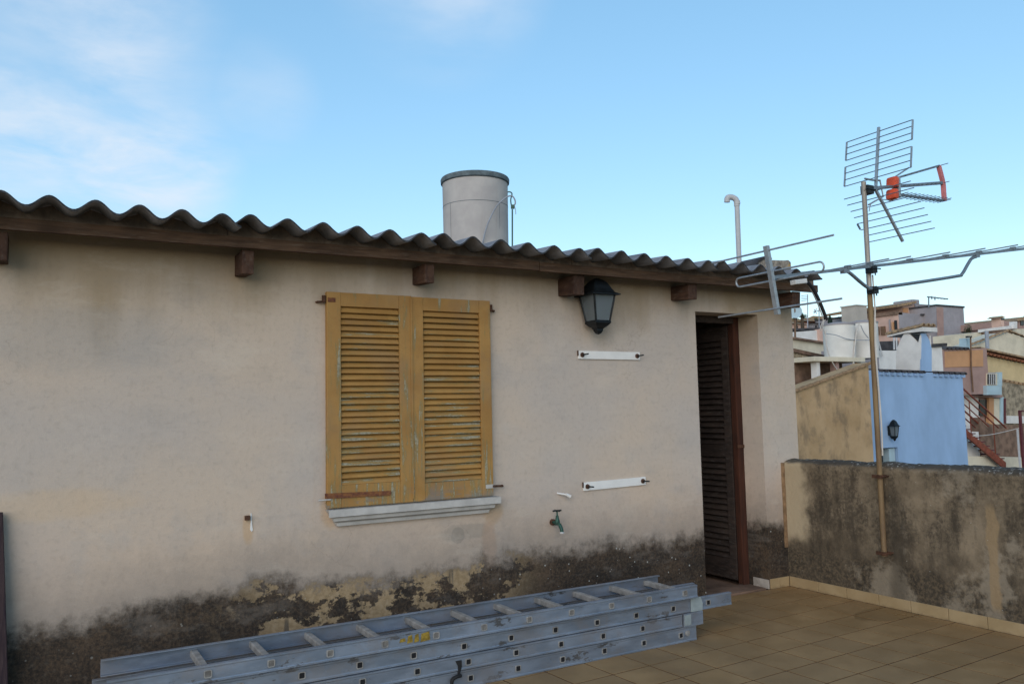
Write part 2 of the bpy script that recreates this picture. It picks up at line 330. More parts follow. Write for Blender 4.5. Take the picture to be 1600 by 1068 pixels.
simple('red_steel', (.215, .055, .030), .6, .1, var=.35, scale=8)
simple('dark_red_steel', (.11, .025, .030), .6, .1, var=.3, scale=8)
simple('tank_white', (.63, .60, .56), .8, var=.1, scale=3)
simple('ground', (.13, .115, .085), .95, var=.35, scale=.3)
simple('hill', (.085, .080, .048), .95, var=.5, scale=.12)
simple('leaf', (.045, .075, .030), .7, var=.5, scale=6, bump=0)
simple('cypress_leaf', (.018, .038, .026), .8, var=.4, scale=6, bump=0)
simple('bark', (.07, .05, .035), .9, var=.3)
g = NG('frosted_glass', .35, 0, .5); g.color((.38, .43, .46)); g.b.inputs['Transmission Weight'].default_value = .75; g.b.inputs['IOR'].default_value = 1.2; M['glass'] = g.m
g = NG('tank_cement', .9, 0, .15); n = g.noise(4, 6, .6); st = g.noise(1, 5, .6, sc=(9, 9, .8)); c = g.mix(g.step(n, .3, .7), (.37, .34, .325), (.45, .415, .39))
c = g.mix(g.mul(g.step(st, .56, .70), .35), c, (.33, .27, .235)); g.color(c); g.bump(n, .15, .01); M['tank_cement'] = g.m
simple('tank_rim', (.11, .135, .145), .9, var=.3, scale=20)
g = NG('lichen_mortar', .95, 0, .1); n = g.noise(22, 6, .7); k = g.noise(9, 5, .7, off=(2, 1, 0)); c = g.mix(g.step(n, .35, .65), (.15, .13, .115), (.36, .31, .255))
c = g.mix(g.mul(g.step(k, .60, .68), .8), c, (.42, .25, .06)); g.color(c); g.bump(n, .6, .01); M['lichen_mortar'] = g.m
def stained():
    g = NG('stained_render', .95, 0, .1); x, y, z = g.xyz(); n = g.noise(1.6, 6, .6); st = g.noise(1, 6, .65, sc=(1.9, 1, 1.0)); f = g.noise(12, 6, .7)
    c = g.mix(g.step(n, .3, .7), (.36, .235, .125), (.47, .32, .185))
    c = g.mix(g.mul(g.step(g.math('ADD', st, g.mul(f, .12)), .54, .70), .6), c, (.15, .110, .075))
    c = g.mix(g.mul(g.step(g.noise(2.4, 5, .65, off=(5, 0, 0)), .58, .70), .5), c, (.20, .15, .10)); g.color(c); g.bump(f, .4, .02); M['stained'] = g.m
stained()
# ------------------------------------------------------------------ mesh building
class MB:
    def __init__(s): s.v = []; s.f = []
    def add(s, vs, fs):
        o = len(s.v); s.v += [Vector(p) for p in vs]; s.f += [tuple(i+o for i in f) for f in fs]; return s
    def box(s, a, b):
        x0, y0, z0 = a; x1, y1, z1 = b
        return s.add([(x0,y0,z0),(x1,y0,z0),(x1,y1,z0),(x0,y1,z0),(x0,y0,z1),(x1,y0,z1),(x1,y1,z1),(x0,y1,z1)],
                     [(0,3,2,1),(4,5,6,7),(0,1,5,4),(1,2,6,5),(2,3,7,6),(3,0,4,7)])
    def obox(s, c, ax, ay, az):     # centre and three half-axis vectors
        c, ax, ay, az = map(Vector, (c, ax, ay, az))
        return s.add([c+sx*ax+sy*ay+sz*az for sz in (-1, 1) for sx, sy in ((-1,-1),(1,-1),(1,1),(-1,1))],
                     [(0,3,2,1),(4,5,6,7),(0,1,5,4),(1,2,6,5),(2,3,7,6),(3,0,4,7)])
    def prism(s, pts, d):           # polygon (list of 3D points) pushed along d
        n = len(pts); p = [Vector(q) for q in pts]; d = Vector(d)
        return s.add(p+[q+d for q in p], [tuple(range(n)), tuple(range(2*n-1, n-1, -1))]+[(i, i+n, (i+1) % n+n, (i+1) % n) for i in range(n)])
    def tube(s, pts, r, n=8, caps=True):
        p = [Vector(q) for q in pts]; rr = r if isinstance(r, (list, tuple)) else [r]*len(p)
        t0 = (p[1]-p[0]).normalized(); a = Vector((0, 0, 1)) if abs(t0.z) < .9 else Vector((1, 0, 0)); nrm = t0.cross(a).normalized(); vs = []; prev = t0
        for i, q in enumerate(p):
            t = (p[min(i+1, len(p)-1)]-p[max(i-1, 0)]).normalized()
            nrm = (prev.rotation_difference(t) @ nrm); nrm = (nrm - t*nrm.dot(t)).normalized(); prev = t; b = t.cross(nrm)
            for k in range(n):
                an = 2*math.pi*k/n; vs.append(q+rr[i]*(math.cos(an)*nrm+math.sin(an)*b))
        fs = [(i*n+k, i*n+(k+1) % n, (i+1)*n+(k+1) % n, (i+1)*n+k) for i in range(len(p)-1) for k in range(n)]
        if caps: fs += [tuple(range(n-1, -1, -1)), tuple(range((len(p)-1)*n, len(p)*n))]
        return s.add(vs, fs)
    def lathe(s, c, prof, n=32, closed=False):    # prof: (radius, z) list about a vertical axis
        c = Vector(c); vs = [c+Vector((r*math.cos(2*math.pi*k/n), r*math.sin(2*math.pi*k/n), z)) for r, z in prof for k in range(n)]
        fs = [(i*n+k, i*n+(k+1) % n, (i+1)*n+(k+1) % n, (i+1)*n+k) for i in range(len(prof)-1) for k in range(n)]
        if not closed: fs += [tuple(range(n-1, -1, -1)), tuple(range((len(prof)-1)*n, len(prof)*n))]
        return s.add(vs, fs)
    def mesh(s, name, off=Vector(), smooth=False, bevel=0):
        me = bpy.data.meshes.new(name); me.from_pydata([p-off for p in s.v], [], s.f)
        bm = bmesh.new(); bm.from_mesh(me)
        bmesh.ops.recalc_face_normals(bm, faces=bm.faces)
        if bevel: bmesh.ops.bevel(bm, geom=[e for e in bm.edges if e.is_manifold and e.calc_face_angle(0) > .5], offset=bevel, segments=2, affect='EDGES', profile=.6)
        if smooth:
            for f in bm.faces: f.smooth = True
            for e in bm.edges:
                if e.is_manifold and e.calc_face_angle(0) > .7: e.smooth = False
        bm.to_mesh(me); bm.free(); return me
def wpos(o):
    v = Vector()
    while o: v = v+o.location; o = o.parent
    return v
def link(name, data, mat, parent, loc):
    o = bpy.data.objects.new(name, data); COL.objects.link(o)
    if parent: o.parent = parent; o.location = Vector(loc)-wpos(parent)
    else: o.location = loc
    if mat and not data.materials: data.materials.append(M[mat])
    return o
def part(name, mb, mat, parent=None, smooth=False, bevel=0, loc=None):
    if loc is None: loc = wpos(parent) if parent else Vector()
    return link(name, mb.mesh(name, Vector(loc), smooth, bevel), mat, parent, loc)
def tag(o, label=None, cat=None, group=None, kind=None):
    if label: o['label'] = label
    if cat: o['category'] = cat
    if group: o['group'] = group
    if kind: o['kind'] = kind
    return o
def thing(name, loc, label, cat, group=None):
    o = bpy.data.objects.new(name, None); o.empty_display_size = .1; COL.objects.link(o); o.location = loc
    return tag(o, label, cat, group)
def box(a, b): return MB().box(a, b)
def tube(p, r, n=8): return MB().tube(p, r, n)
def arc(pts, k=6):                 # Catmull-Rom through points
    p = [Vector(q) for q in pts]; out = []
    for i in range(len(p)-1):
        a, b, c, d = p[max(i-1, 0)], p[i], p[i+1], p[min(i+2, len(p)-1)]
        for j in range(k):
            t = j/k; out.append(.5*((2*b)+(c-a)*t+(2*a-5*b+4*c-d)*t*t+(3*b-a-3*c+d)*t**3))
    return out+[p[-1]]
# ------------------------------------------------------------------ ground and hill
ZG = -6.5
gm = MB().add([(-900,-900,ZG),(900,-900,ZG),(900,900,ZG),(-900,900,ZG)], [(0,1,2,3)])
tag(part('ground', gm, 'ground'), kind='structure')
nx, ny = 90, 50; hm = MB(); hv = []
for j in range(ny+1):
    for i in range(nx+1):
        X = -120+520*i/nx; Y = 34+240*j/ny; t = min(1, j/ny/.55); t = t*t*(3-2*t)
        k = max(0, min(1, (X-10)/90))
        hv.append((X, Y, ZG-.3+t*(7+13.5*k)+t*2.2*mnoise.noise(Vector((X*.03, Y*.03, 1)))+.5*t*mnoise.noise(Vector((X*.15, Y*.15, 4)))))
hm.add(hv, [(j*(nx+1)+i, j*(nx+1)+i+1, (j+1)*(nx+1)+i+1, (j+1)*(nx+1)+i) for j in range(ny) for i in range(nx)])
tag(part('hill', hm, 'hill', smooth=True), kind='structure')
# ------------------------------------------------------------------ terrace floor, tiles as pieces
PX = 5.176                                   # inner face of the parapet
fl = part('terrace_floor', box((-4, -7, -.12), (PX, 0, -.0022)), 'grout'); tag(fl, kind='structure')
TA = R(3.0); tu = Vector((math.cos(TA), math.sin(TA), 0)); tv = Vector((-math.sin(TA), math.cos(TA), 0))
TW, TH, GAP = .2600, .2525, .0095; O0 = Vector((2.714, -.985, 0))
def clip(poly):
    for ax, lim, sg in ((0, -3.99, 1), (0, PX-.012, -1), (1, -6.98, 1), (1, -.004, -1)):
        out = []
        for i, p in enumerate(poly):
            q = poly[i-1]; dp = sg*(p[ax]-lim); dq = sg*(q[ax]-lim)
            if (dp >= 0) != (dq >= 0): out.append(q+(p-q)*(dq/(dq-dp)))
            if dp >= 0: out.append(p)
        poly = out
        if len(poly) < 3: return []
    return poly
hw, hh = TW/2-GAP/2, TH/2-GAP/2
full = MB().prism([sx*hw*tu+sy*hh*tv+Vector((0, 0, -.0020)) for sx, sy in ((-1,-1),(1,-1),(1,1),(-1,1))], (0, 0, .0020)).mesh('tile'); full.materials.append(M['tile'])
rest = MB(); cand = []
for i in range(-28, 12):
    for j in range(-26, 6):
        c = O0+tu*(TW*(i+.5))+tv*(TH*(j+.5)); q = [c+sx*hw*tu+sy*hh*tv for sx, sy in ((-1,-1),(1,-1),(1,1),(-1,1))]
        p = clip(q)
        if p: cand.append((c, p, all((a-b).length < 1e-6 for a, b in zip(p, q)) and len(p) == 4))
for c, p, isfull in cand:
    area = abs(sum(p[i-1].x*p[i].y-p[i].x*p[i-1].y for i in range(len(p))))/2
    dz = random.uniform(0, .0006)
    if c.x > 1.2 and c.y > -2.45 and area > .004:
        if isfull: link('tile', full, None, fl, c+Vector((0, 0, dz)))
        else: part('tile', MB().prism([a+Vector((0, 0, -.0020)) for a in p], (0, 0, .0020)), 'tile', fl, loc=c)
    else: rest.prism([a+Vector((0, 0, -.0020)) for a in p], (0, 0, .0020))
tag(part('tile_field', rest, 'tile', fl), kind='stuff')
# ------------------------------------------------------------------ the rooftop house
HX0, HX1, HY1, WT = -4.0, 5.352, 6.0, .25; DX0, DX1, DZ = 4.305, 4.958, 2.135
SL = .062
house = thing('rooftop_house', (2.6, 0, 0), 'low plastered rooftop house with corrugated roof, yellow shutters and mould-stained wall foot', 'house')
wl = MB().prism([(x, 0, z) for x, z in ((HX0,-.1),(DX0,-.1),(DX0,DZ),(DX1,DZ),(DX1,-.1),(HX1,-.1),(HX1,2.395),(HX0,2.395))], (0, WT, 0))
part('wall', wl, 'plaster', house)
rw = MB().prism([(HX1-WT, WT+.002, -.1), (HX1-WT, HY1, -.1), (HX1-WT, HY1, 2.395+SL*HY1), (HX1-WT, WT+.002, 2.395+SL*.25)], (WT, 0, 0))
rw.box((HX0, HY1+.002, -.1), (HX1, HY1+.2, 2.76)); rw.prism([(HX0, WT+.002, -.1), (HX0, HY1, -.1), (HX0, HY1, 2.395+SL*HY1), (HX0, WT+.002, 2.395+SL*.25)], (WT, 0, 0))
part('side_wall', rw, 'plaster', house)
part('room_floor', box((HX0+WT, .02, -.11), (HX1-WT-.002, HY1, -.012)), 'brown_wall', house)
part('lower_storey', box((HX0, -7, ZG), (5.38, HY1+.2, -.125)), 'building_base', house)
part('door_sill', box((DX0+.004, .03, -.02), (DX1-.004, WT-.01, .006)), 'brown_wall', house)
# corrugated sheets: five, each six waves, each lapping the one to its left
SY0 = -.40; PITCH_W = .1907; AMP = .028
def zroof(y): return 2.4035+SL*(y-SY0)
for k in range(5):
    xs = -.155+1.094*k; mb = MB(); nw = 6*14; NY = 9; vs = []; jit = random.uniform(-.010, .010)
    for top in (1, 0):
        for j in range(NY+1):
            yj = SY0+(jit+.0*j if j == 0 else 0)+(6.3-SY0)*j/NY
            for i in range(nw+1):
                xx = xs-PITCH_W*.42+PITCH_W*5.9*i/nw; ye = yj+(.005*mnoise.noise(Vector((xx*11, k*3, 0)))+.003*mnoise.noise(Vector((xx*40, k*3, 0))) if j == 0 else 0)
                lap = .013*(1-i/nw)
                zz_ = zroof(yj)+AMP*math.cos(2*math.pi*(xx-xs)/PITCH_W)+lap+(.010 if top else 0)+.002*mnoise.noise(Vector((xx*3, yj, k)))
                vs.append((xx, ye, zz_))
    n1_ = (nw+1)*(NY+1); W_ = nw+1; fs = []
    for j in range(NY):
        for i in range(nw):
            a = j*W_+i; fs.append((a, a+1, a+W_+1, a+W_)); fs.append((n1_+a, n1_+a+W_, n1_+a+W_+1, n1_+a+1))
    for i in range(nw):
        fs.append((i, n1_+i, n1_+i+1, i+1)); a = NY*W_+i; fs.append((a, a+1, n1_+a+1, n1_+a))
    for j in range(NY):
        a = j*W_; fs.append((a, a+W_, n1_+a+W_, n1_+a)); a += nw; fs.append((a, n1_+a, n1_+a+W_, a+W_))
    mb.add(vs, fs); so = part('roof_sheet', mb, 'sheet', house, smooth=True); so.data.materials.append(M['sheet_edge'])
    for pl in so.data.polygons:
        if all(so.data.vertices[v].co.y+wpos(so).y < SY0+.03 for v in pl.vertices): pl.material_index = 1
lf = MB(); lf.box((HX0-.1, SY0, 2.365), (-.245, 6.3, 2.39)); 
for v in lf.v: v.z += SL*(v.y-SY0)
part('roof_sheet', lf, 'sheet', house)
# fascia board in two lengths with a slight sag
fz0 = CAM_H+(at_y(600, 403.5).z-CAM_H)*(4.6813-.235)/4.6813
fb = MB(); NS = 40
def fascia(x0, x1, dz):
    vs = []
    for i in range(NS+1):
        x = x0+(x1-x0)*i/NS; s = .003*mnoise.noise(Vector((x*2, 0, 3)))+dz
        vs += [(x, -.235, fz0+s), (x, -.205, fz0+s), (x, -.205, fz0+.057+s), (x, -.235, fz0+.057+s)]
    fs = [(4*i+a, 4*i+(a+1) % 4, 4*i+4+(a+1) % 4, 4*i+4+a) for i in range(NS) for a in range(4)]+[(0, 1, 2, 3), (4*NS, 4*NS+3, 4*NS+2, 4*NS+1)]
    return MB().add(vs, fs)
part('fascia_board', fascia(HX0, 2.78, 0), 'fascia_wood', house)
part('fascia_board', fascia(2.784, 5.40, -.004), 'fascia_wood', house)
# packing between the fascia and the underside of each sheet
for k in range(5):
    xs = -.155+1.094*k; xa_ = xs-PITCH_W*.40 if k else HX0; xb_ = xs+1.094-PITCH_W*.42 if k < 4 else 5.38; pts = []; yf = -.212; nn = 90
    for i in range(nn+1):
        x = xa_+(xb_-xa_)*i/nn; t_ = (x-(xs-PITCH_W*.42))/(PITCH_W*5.9)
        zt_f = zroof(yf)+AMP*math.cos(2*math.pi*(x-xs)/PITCH_W)+.013*(1-t_)-.004 if t_ > -.01 else 2.36+SL*(yf-SY0)
        pts.append((x, yf, zt_f))
    part('eave_packing', MB().prism([(xb_, yf, fz0+.052), (xa_, yf, fz0+.052)]+pts, (0, .02, 0)), 'eave_packing', house)
# rafter tails under the fascia
for px_, w_, hgt in ((-4, .075, .135), (388, .062, .128), (672, .062, .114), (905, .085, .130), (1082, .085, .112), (1243, .09, .125)):
    x = at_y(px_, 420, -.20).x; zt = fz0-.004
    tl = MB().prism([(x-w_/2, -.198, zt), (x-w_/2, -.188, zt-hgt), (x-w_/2, -.001, zt-hgt+.012), (x-w_/2, -.001, zt)], (w_, 0, 0))
    part('rafter_tail', tl, 'rafter_wood', house, bevel=.004)
    part('rafter', box((x-w_/2, WT+.002, 2.30), (x+w_/2, 5.9, 2.40)), 'rafter_wood', house)
# window sill
YS = -.075
a = at_y(514, 795.5, YS); b = at_y(783, 777, YS); zt = (a.z+b.z)/2; x0, x1 = a.x, b.x
sl = MB(); pf = [(0, 0), (YS, 0), (YS, -.040), (-.055, -.046), (-.052, -.066), (-.030, -.078), (-.026, -.098), (0, -.102)]
inset = [0, 0, 0, .03, .035, .06, .065, .065]
vs = [(x0+i, y, zt+z) for (y, z), i in zip(pf, inset)]+[(x1-i, y, zt+z) for (y, z), i in zip(pf, inset)]; n = len(pf)
sl.add([(x, min(y, -.001) if y == 0 else y, z) for x, y, z in vs], [(i, (i+1) % n, (i+1) % n+n, i+n) for i in range(n)]+[tuple(range(n)), tuple(range(2*n-1, n-1, -1))])
part('window_sill', sl, 'sill_paint', house)
# louvred shutters
YF = -.040; TH_S = .034
tl, tr, bl, br = (at_y(*p, YF) for p in ((509.2, 455.3), (764.1, 468.6), (513.2, 793.6), (772.6, 773.8)))
sx0 = (tl.x+bl.x)/2; sx1 = (tr.x+br.x)/2; sz1 = (tl.z+tr.z)/2; sz0 = max((bl.z+br.z)/2, zt+.003)
smid = at_y(644.8, 620, YF).x
NSL = 29
slat_cache = {}
def leaf(x0, x1, ls, rs, z0, z1, botrail, dz, skew):
    root = None; fr = MB(); y0, y1 = YF, YF+TH_S; lx0, lx1 = x0+ls, x1-rs; lz0, lz1 = z0+botrail, z1-.082
    fr.box((x0, y0, z0), (lx0, y1, z1)); fr.box((lx1, y0, z0), (x1, y1, z1))
    fr.box((lx0+.0005, y0+.002, lz1), (lx1-.0005, y1-.002, z1-.0005)); fr.box((lx0+.0005, y0+.002, z0+.0005), (lx1-.0005, y1-.002, lz0))
    root = part('shutter', fr, 'shutter', house, bevel=.0025, loc=(x0, YF, z0))
    pitch = (lz1-lz0)/NSL; key = round(lx1-lx0, 4)
    L_ = lx1-lx0-.003; t = R(38)
    ax = Vector((L_/2, 0, 0)); ay = Vector((0, math.sin(t), math.cos(t)))*.0225; az = Vector((0, -math.cos(t), math.sin(t)))*.0038
    me = MB().obox((0, 0, 0), ax, ay, az).mesh('slat', bevel=.0015); me.materials.append(M['shutter_slat'])
    for k in range(NSL):
        o = link('slat', me, None, root, ((lx0+lx1)/2, YF+.019+random.uniform(-.0015, .0015), lz0+pitch*(k+.5)+random.uniform(-.0012, .0012)))
        o.rotation_euler = (random.gauss(0, .05), random.gauss(0, .0025), 0)
    # dark wood board close behind the slats
    part('back_panel', box((lx0+.001, y1-.005, lz0), (lx1-.001, y1-.001, lz1)), 'door_wood', root)
    return root
ll = leaf(sx0, smid-.0015, .083, .080, sz0, sz1, .125, 0, 0)
rl = leaf(smid+.0015, sx1, .074, .078, sz0, sz1-.004, .105, 0, 0)
part('meeting_strip', box((smid-.011, YF-.006, sz0+.02), (smid+.001, YF-.0005, sz1-.012)), 'shutter', ll)
def hinge(pts, r, parent, name='hinge_pin', mat='rust'): part(name, tube(pts, r), mat, parent, smooth=True)
for q, par in ((at_y(507.5, 467, YF), ll), (at_y(767, 481, YF), rl)):
    sgn = -1 if par is ll else 1
    part('hinge_knuckle', MB().lathe((q.x+sgn*.003, q.y+.01, q.z-.018), [(.012, 0), (.012, .04)], 10), 'rust', par, smooth=True)
    hinge([(q.x, q.y+.012, q.z-.014), (q.x+sgn*.035, q.y+.02, q.z-.015), (q.x+sgn*.04, -.001, q.z-.015)], .006, par)
part('hinge_plate', MB().box((sx0+.005, YF-.004, sz1-.06), (sx0+.05, YF-.0005, sz1-.035)), 'rusty_strap', ll)
a, b = at_y(508, 775, YF-.006), at_y(611, 769.5, YF-.006)
st = MB(); st.prism([(a.x, YF-.006, a.z-.014), (b.x, YF-.006, b.z-.013), (b.x, YF-.006, b.z+.013), (a.x, YF-.006, a.z+.016)], (0, .005, 0))
part('hinge_strap', st, 'rusty_strap', ll)
q = at_y(503, 781, YF); hinge([(q.x-.02, YF, q.z), (q.x+.05, YF-.003, q.z)], .005, ll, mat='sill_paint')
q = at_y(776, 758.5, YF); hinge([(q.x-.03, YF-.004, q.z), (q.x+.05, YF+.01, q.z-.004), (q.x+.055, -.001, q.z-.004)], .007, rl, mat='rust')
part('hinge_plate', MB().box((sx1-.055, YF-.004, q.z-.012), (sx1-.002, YF-.0005, q.z+.012)), 'sill_paint', rl)
# door: louvred folding leaf opened into the room along the right reveal
XD = DX1-.030
def door_leaf(y0, y1, z0, z1, xo):
    fr = MB(); x0, x1 = XD-xo-.036, XD-xo; sw = .075
    fr.box((x0, y0, z0), (x1, y0+sw, z1)); fr.box((x0, y1-sw, z0), (x1, y1, z1))
    for za, zb in ((z0+.0005, z0+.16), ((z0+z1)/2-.05, (z0+z1)/2+.05), (z1-.12, z1-.0005)): fr.box((x0+.003, y0+sw+.0005, za), (x1-.003, y1-sw-.0005, zb))
    lf_ = part('door', fr, 'door_wood', house, bevel=.003, loc=(x0, y0, z0))
    L_ = y1-y0-2*sw-.004; t = R(35)
    me = MB().obox((0, 0, 0), (0, L_/2, 0), Vector((math.sin(t), 0, math.cos(t)))*.027, Vector((-math.cos(t), 0, math.sin(t)))*.005).mesh('slat'); me.materials.append(M['door_wood'])
    for za, zb in ((z0+.16, (z0+z1)/2-.05), ((z0+z1)/2+.05, z1-.12)):
        n = int((zb-za)/.046)
        for k in range(n):
            o = link('slat', me, None, lf_, ((x0+x1)/2, (y0+y1)/2, za+(zb-za)*(k+.5)/n)); o.rotation_euler = (random.gauss(0, .006), random.gauss(0, .06), 0)
    return lf_
d1 = door_leaf(.275, .72, .03, DZ-.06, 0)
d2 = door_leaf(.74, 1.18, .03, DZ-.06, .004)
part('door_post', box((DX1-.066, .205, .006), (DX1-.002, .262, DZ-.002)), 'door_stile_wood', house, bevel=.004)
part('door_head', box((DX0+.004, .19, DZ-.055), (DX1-.07, .245, DZ-.004)), 'door_wood', house, bevel=.004)
q = at_x(1163, 697, DX1-.03); part('door_bolt', MB().box((DX1-.075, .196, q.z-.012), (DX1-.004, .2035, q.z+.012)), 'rust', house)
# skirting tiles on the short wall beside the door
for xa, xb in ((DX1+.003, 5.062), (5.065, PX-.010)): part('skirting_tile', box((xa, -.010, .001), (xb, -.0005, .077)), 'skirting', house, bevel=.002)
part('skirting_tile', box((DX1-.010, .0005, .001), (DX1-.0005, .16, .070)), 'old_plaster', house, bevel=.002)
# ------------------------------------------------------------------ parapet
par = thing('parapet_wall', (5.28, -3.5, 0), 'mould-blackened plastered parapet wall with lichen crust along its top', 'wall')
NYP = 220; ring = []; vs = []; prof_n = 0
for j in range(NYP+1):
    y = -.0008-7*j/NYP; zt_ = .968+.014*min(1, -y/1.8)+.010*mnoise.noise(Vector((0, y*5, 0)))+.006*mnoise.noise(Vector((3, y*23, 0)))
    wv = .004*mnoise.noise(Vector((7, y*3, 0)))
    pr = [(PX, -.1), (PX, .30), (PX+wv*.4, .62), (PX+wv, zt_-.055), (PX-.006+.5*wv, zt_-.030), (PX+.002, zt_-.006), (PX+.03, zt_+.010), (PX+.09, zt_+.022), (PX+.15, zt_+.012), (PX+.19, zt_-.02), (PX+.203, zt_-.08), (PX+.203, -.1)]
    vs += [(x+.004*mnoise.noise(Vector((x*9, y*31, z*31))), y, z+(.006*mnoise.noise(Vector((x*40, y*40, 5))) if z > .9 else 0)) for x, z in pr]; prof_n = len(pr)
fs = [(j*prof_n+i, j*prof_n+(i+1) % prof_n, (j+1)*prof_n+(i+1) % prof_n, (j+1)*prof_n+i) for j in range(NYP) for i in range(prof_n)]
fs += [tuple(range(prof_n)), tuple(range((NYP+1)*prof_n-1, NYP*prof_n-1, -1))]
part('wall', MB().add(vs, fs), 'parapet', par, smooth=True)
jy = [-.012, -.285, -.540, -.806, -1.052, -1.320, -1.575, -1.835]+[-1.835-.257*k for k in range(1, 20)]
for ya, yb in zip(jy, jy[1:]): part('skirting_tile', box((PX-.0105, yb+.002, .001), (PX-.0005, ya-.002, .077+random.uniform(-.001, .001))), 'skirting', par, bevel=.002)
ms = MB(); n = 16
for k in range(n):
    za, zb = .30+.66*k/n, .30+.66*(k+1)/n; o_ = .004*mnoise.noise(Vector((za*7, 2, 0)))
    ms.box((PX-.034+o_, -.010, za), (PX-.004, -.0012, zb-.0002))
part('mortar_strip', ms, 'mortar_strip', par)
# ------------------------------------------------------------------ ladders
def ladder(name, label, y0, wdt, z0, hgt, xa, xb, first, pitch, rung_mat='ladder_rung', clip_=None, xb_back=None):
    t = thing(name, ((xa+xb)/2, y0+wdt/2, z0), label, 'ladder', 'aluminium ladders stacked by the wall foot'); tk = .024
    for yy, sg, xe in ((y0, 1, xb), (y0+wdt-tk, -1, xb_back or xb)):
        rl_ = MB()   # channel: web outside, flanges inward
        o, i_ = (yy, yy+tk) if sg == 1 else (yy+tk, yy); wb = sg*.0035
        pf = [(o, z0), (i_, z0), (i_, z0+.005), (o+wb, z0+.005), (o+wb, z0+hgt-.005), (i_, z0+hgt-.005), (i_, z0+hgt), (o, z0+hgt), (o, z0+hgt-.008), (o+sg*.002, z0+hgt-.012), (o+sg*.002, z0+.012), (o, z0+.008)]
        rl_.prism([(xa, a, b) for a, b in pf], (xe-xa, 0, 0)); part('rail', rl_, 'alu', t, bevel=.0005)
    x = first; zc = z0+hgt/2
    while x < xb-.03:
        if x > xa+.02:
            rg = MB(); r1, r2 = .0170, .0128
            # hollow square rung, open at both ends, proud of the rail by 4 mm
            def sq(r, y): return [(x+sx*r, y, zc+sz*r) for sx, sz in ((-1,-.72),(-.72,-1),(.72,-1),(1,-.72),(1,.72),(.72,1),(-.72,1),(-1,.72))]
            ya, yb = y0-.004, y0+wdt+.004
            vs = sq(r1, ya)+sq(r1, yb)+sq(r2, ya)+sq(r2, yb); fs = []
            for k in range(8):
                k2 = (k+1) % 8; fs += [(k, k2, 8+k2, 8+k), (16+k, 24+k, 24+k2, 16+k2), (k, 16+k, 16+k2, k2), (8+k, 8+k2, 24+k2, 24+k)]
            rg.add(vs, fs); rr_ = part('rung', rg, rung_mat, t)
            part('rung_plug_hole_shade', MB().box((x-r2*.98, y0-.0016, zc-r2*.98), (x+r2*.98, y0-.0004, zc+r2*.98)), 'grey_plug' if y0 == L1y else 'hole_shade', rr_)  # grey plug on the top ladder; elsewhere a dark plate paints the hollow's shade
        x += pitch
    return t
def rx(px_, py_, y): return at_y(px_, py_, y).x
Y1 = -.715
L1y, L1z = -.770, .262; L2z, L3z, L4z = .172, .094, .001
f1 = rx(325, 1053, L1y); p1 = (rx(1070, 924, L1y)-f1)/10
l1 = ladder('aluminium_ladder', 'grey-blue ladder on top of the stack, rungs showing and a smear of yellow paint', L1y, .375, L1z, .074, at_z(163, 1052, L1z+.07).x, rx(1090, 925, L1y), f1, p1, xb_back=rx(1090, 925, L1y)+.0)
L2y = -.735; f2 = rx(562, 1041, L2y); p2 = (rx(1106.5, 940.8, L2y)-f2)/8
l2 = ladder('aluminium_ladder', 'long ladder second in the stack, end sticking out furthest towards the door', L2y, .36, L2z, .076, .25, rx(1143, 935, L2y), f2-p2*4, p2)
L3y = -.742; f3 = rx(566.5, 1063.4, L3y); p3 = (rx(876.5, 1006.6, L3y)-f3)/4
l3 = ladder('aluminium_ladder', 'pale scratched ladder third in the stack, held by a guide clip at its end', L3y, .375, L3z, .074, .22, rx(1066, 963, L3y), f3-p3*4, p3)
L4y = -.735; f4 = rx(656, 1066, L4y); p4 = (rx(1015, 986, L4y)-f4)/5; p4 = (rx(879, 1027, L4y)-f4)/3
l4 = ladder('aluminium_ladder', 'bottom ladder of the stack, lying flat on the floor tiles with a black hook', L4y, .395, L4z, .088, .20, rx(1088, 975, L4y), f4-p4*5, p4)
# guide clips where ladders two and three overlap
xa, xb = rx(1079, 945, L2y), rx(1097, 940, L2y)
part('guide_clip', MB().prism([(xa, L2y-.006, L2z+.000), (xb-.004, L2y-.006, L2z-.001), (xb, L2y-.006, L2z+.04), (xb-.015, L2y-.006, L2z+.082), (xa, L2y-.006, L2z+.080)], (0, .005, 0)), 'cap_plastic', l2)
xa, xb = rx(1068, 962, L3y), rx(1098, 955, L3y)
part('guide_clip', box((xa+.002, L3y-.002, L3z-.004), (xb, L3y+.028, L3z+.075)), 'alu', l3, bevel=.002)
part('clip_plate', box((xa+.004, L3y-.006, L3z+.006), (xa+.055, L3y-.0025, L3z+.068)), 'cap_plastic', l3)
q = at_y(1074, 985, L4y); part('rivet', MB().tube([(q.x, L4y-.006, L4z+.05), (q.x, L4y+.001, L4z+.05)], .017, 14), 'ladder_rung', l4, smooth=True)
for k, (pa, pb, s) in enumerate((((624, 1000), (634, 999), .30), ((636, 1000), (645, 998), .62), ((647, 999), (655, 996), .66), ((657, 998), (672, 994), .72))):
    a, b = at_y(*pa, L1y-.0006), at_y(*pb, L1y-.0006)
    zc = L1z+.040; hz = .032*s
    part('paint_smear', MB().prism([(a.x, L1y-.0009, zc-hz), (b.x, L1y-.0009, zc-hz*.8), (b.x-.004, L1y-.0009, zc+hz), (a.x+.006, L1y-.0009, zc+hz*.75)], (0, .0006, 0)), 'yellow_paint', l1)
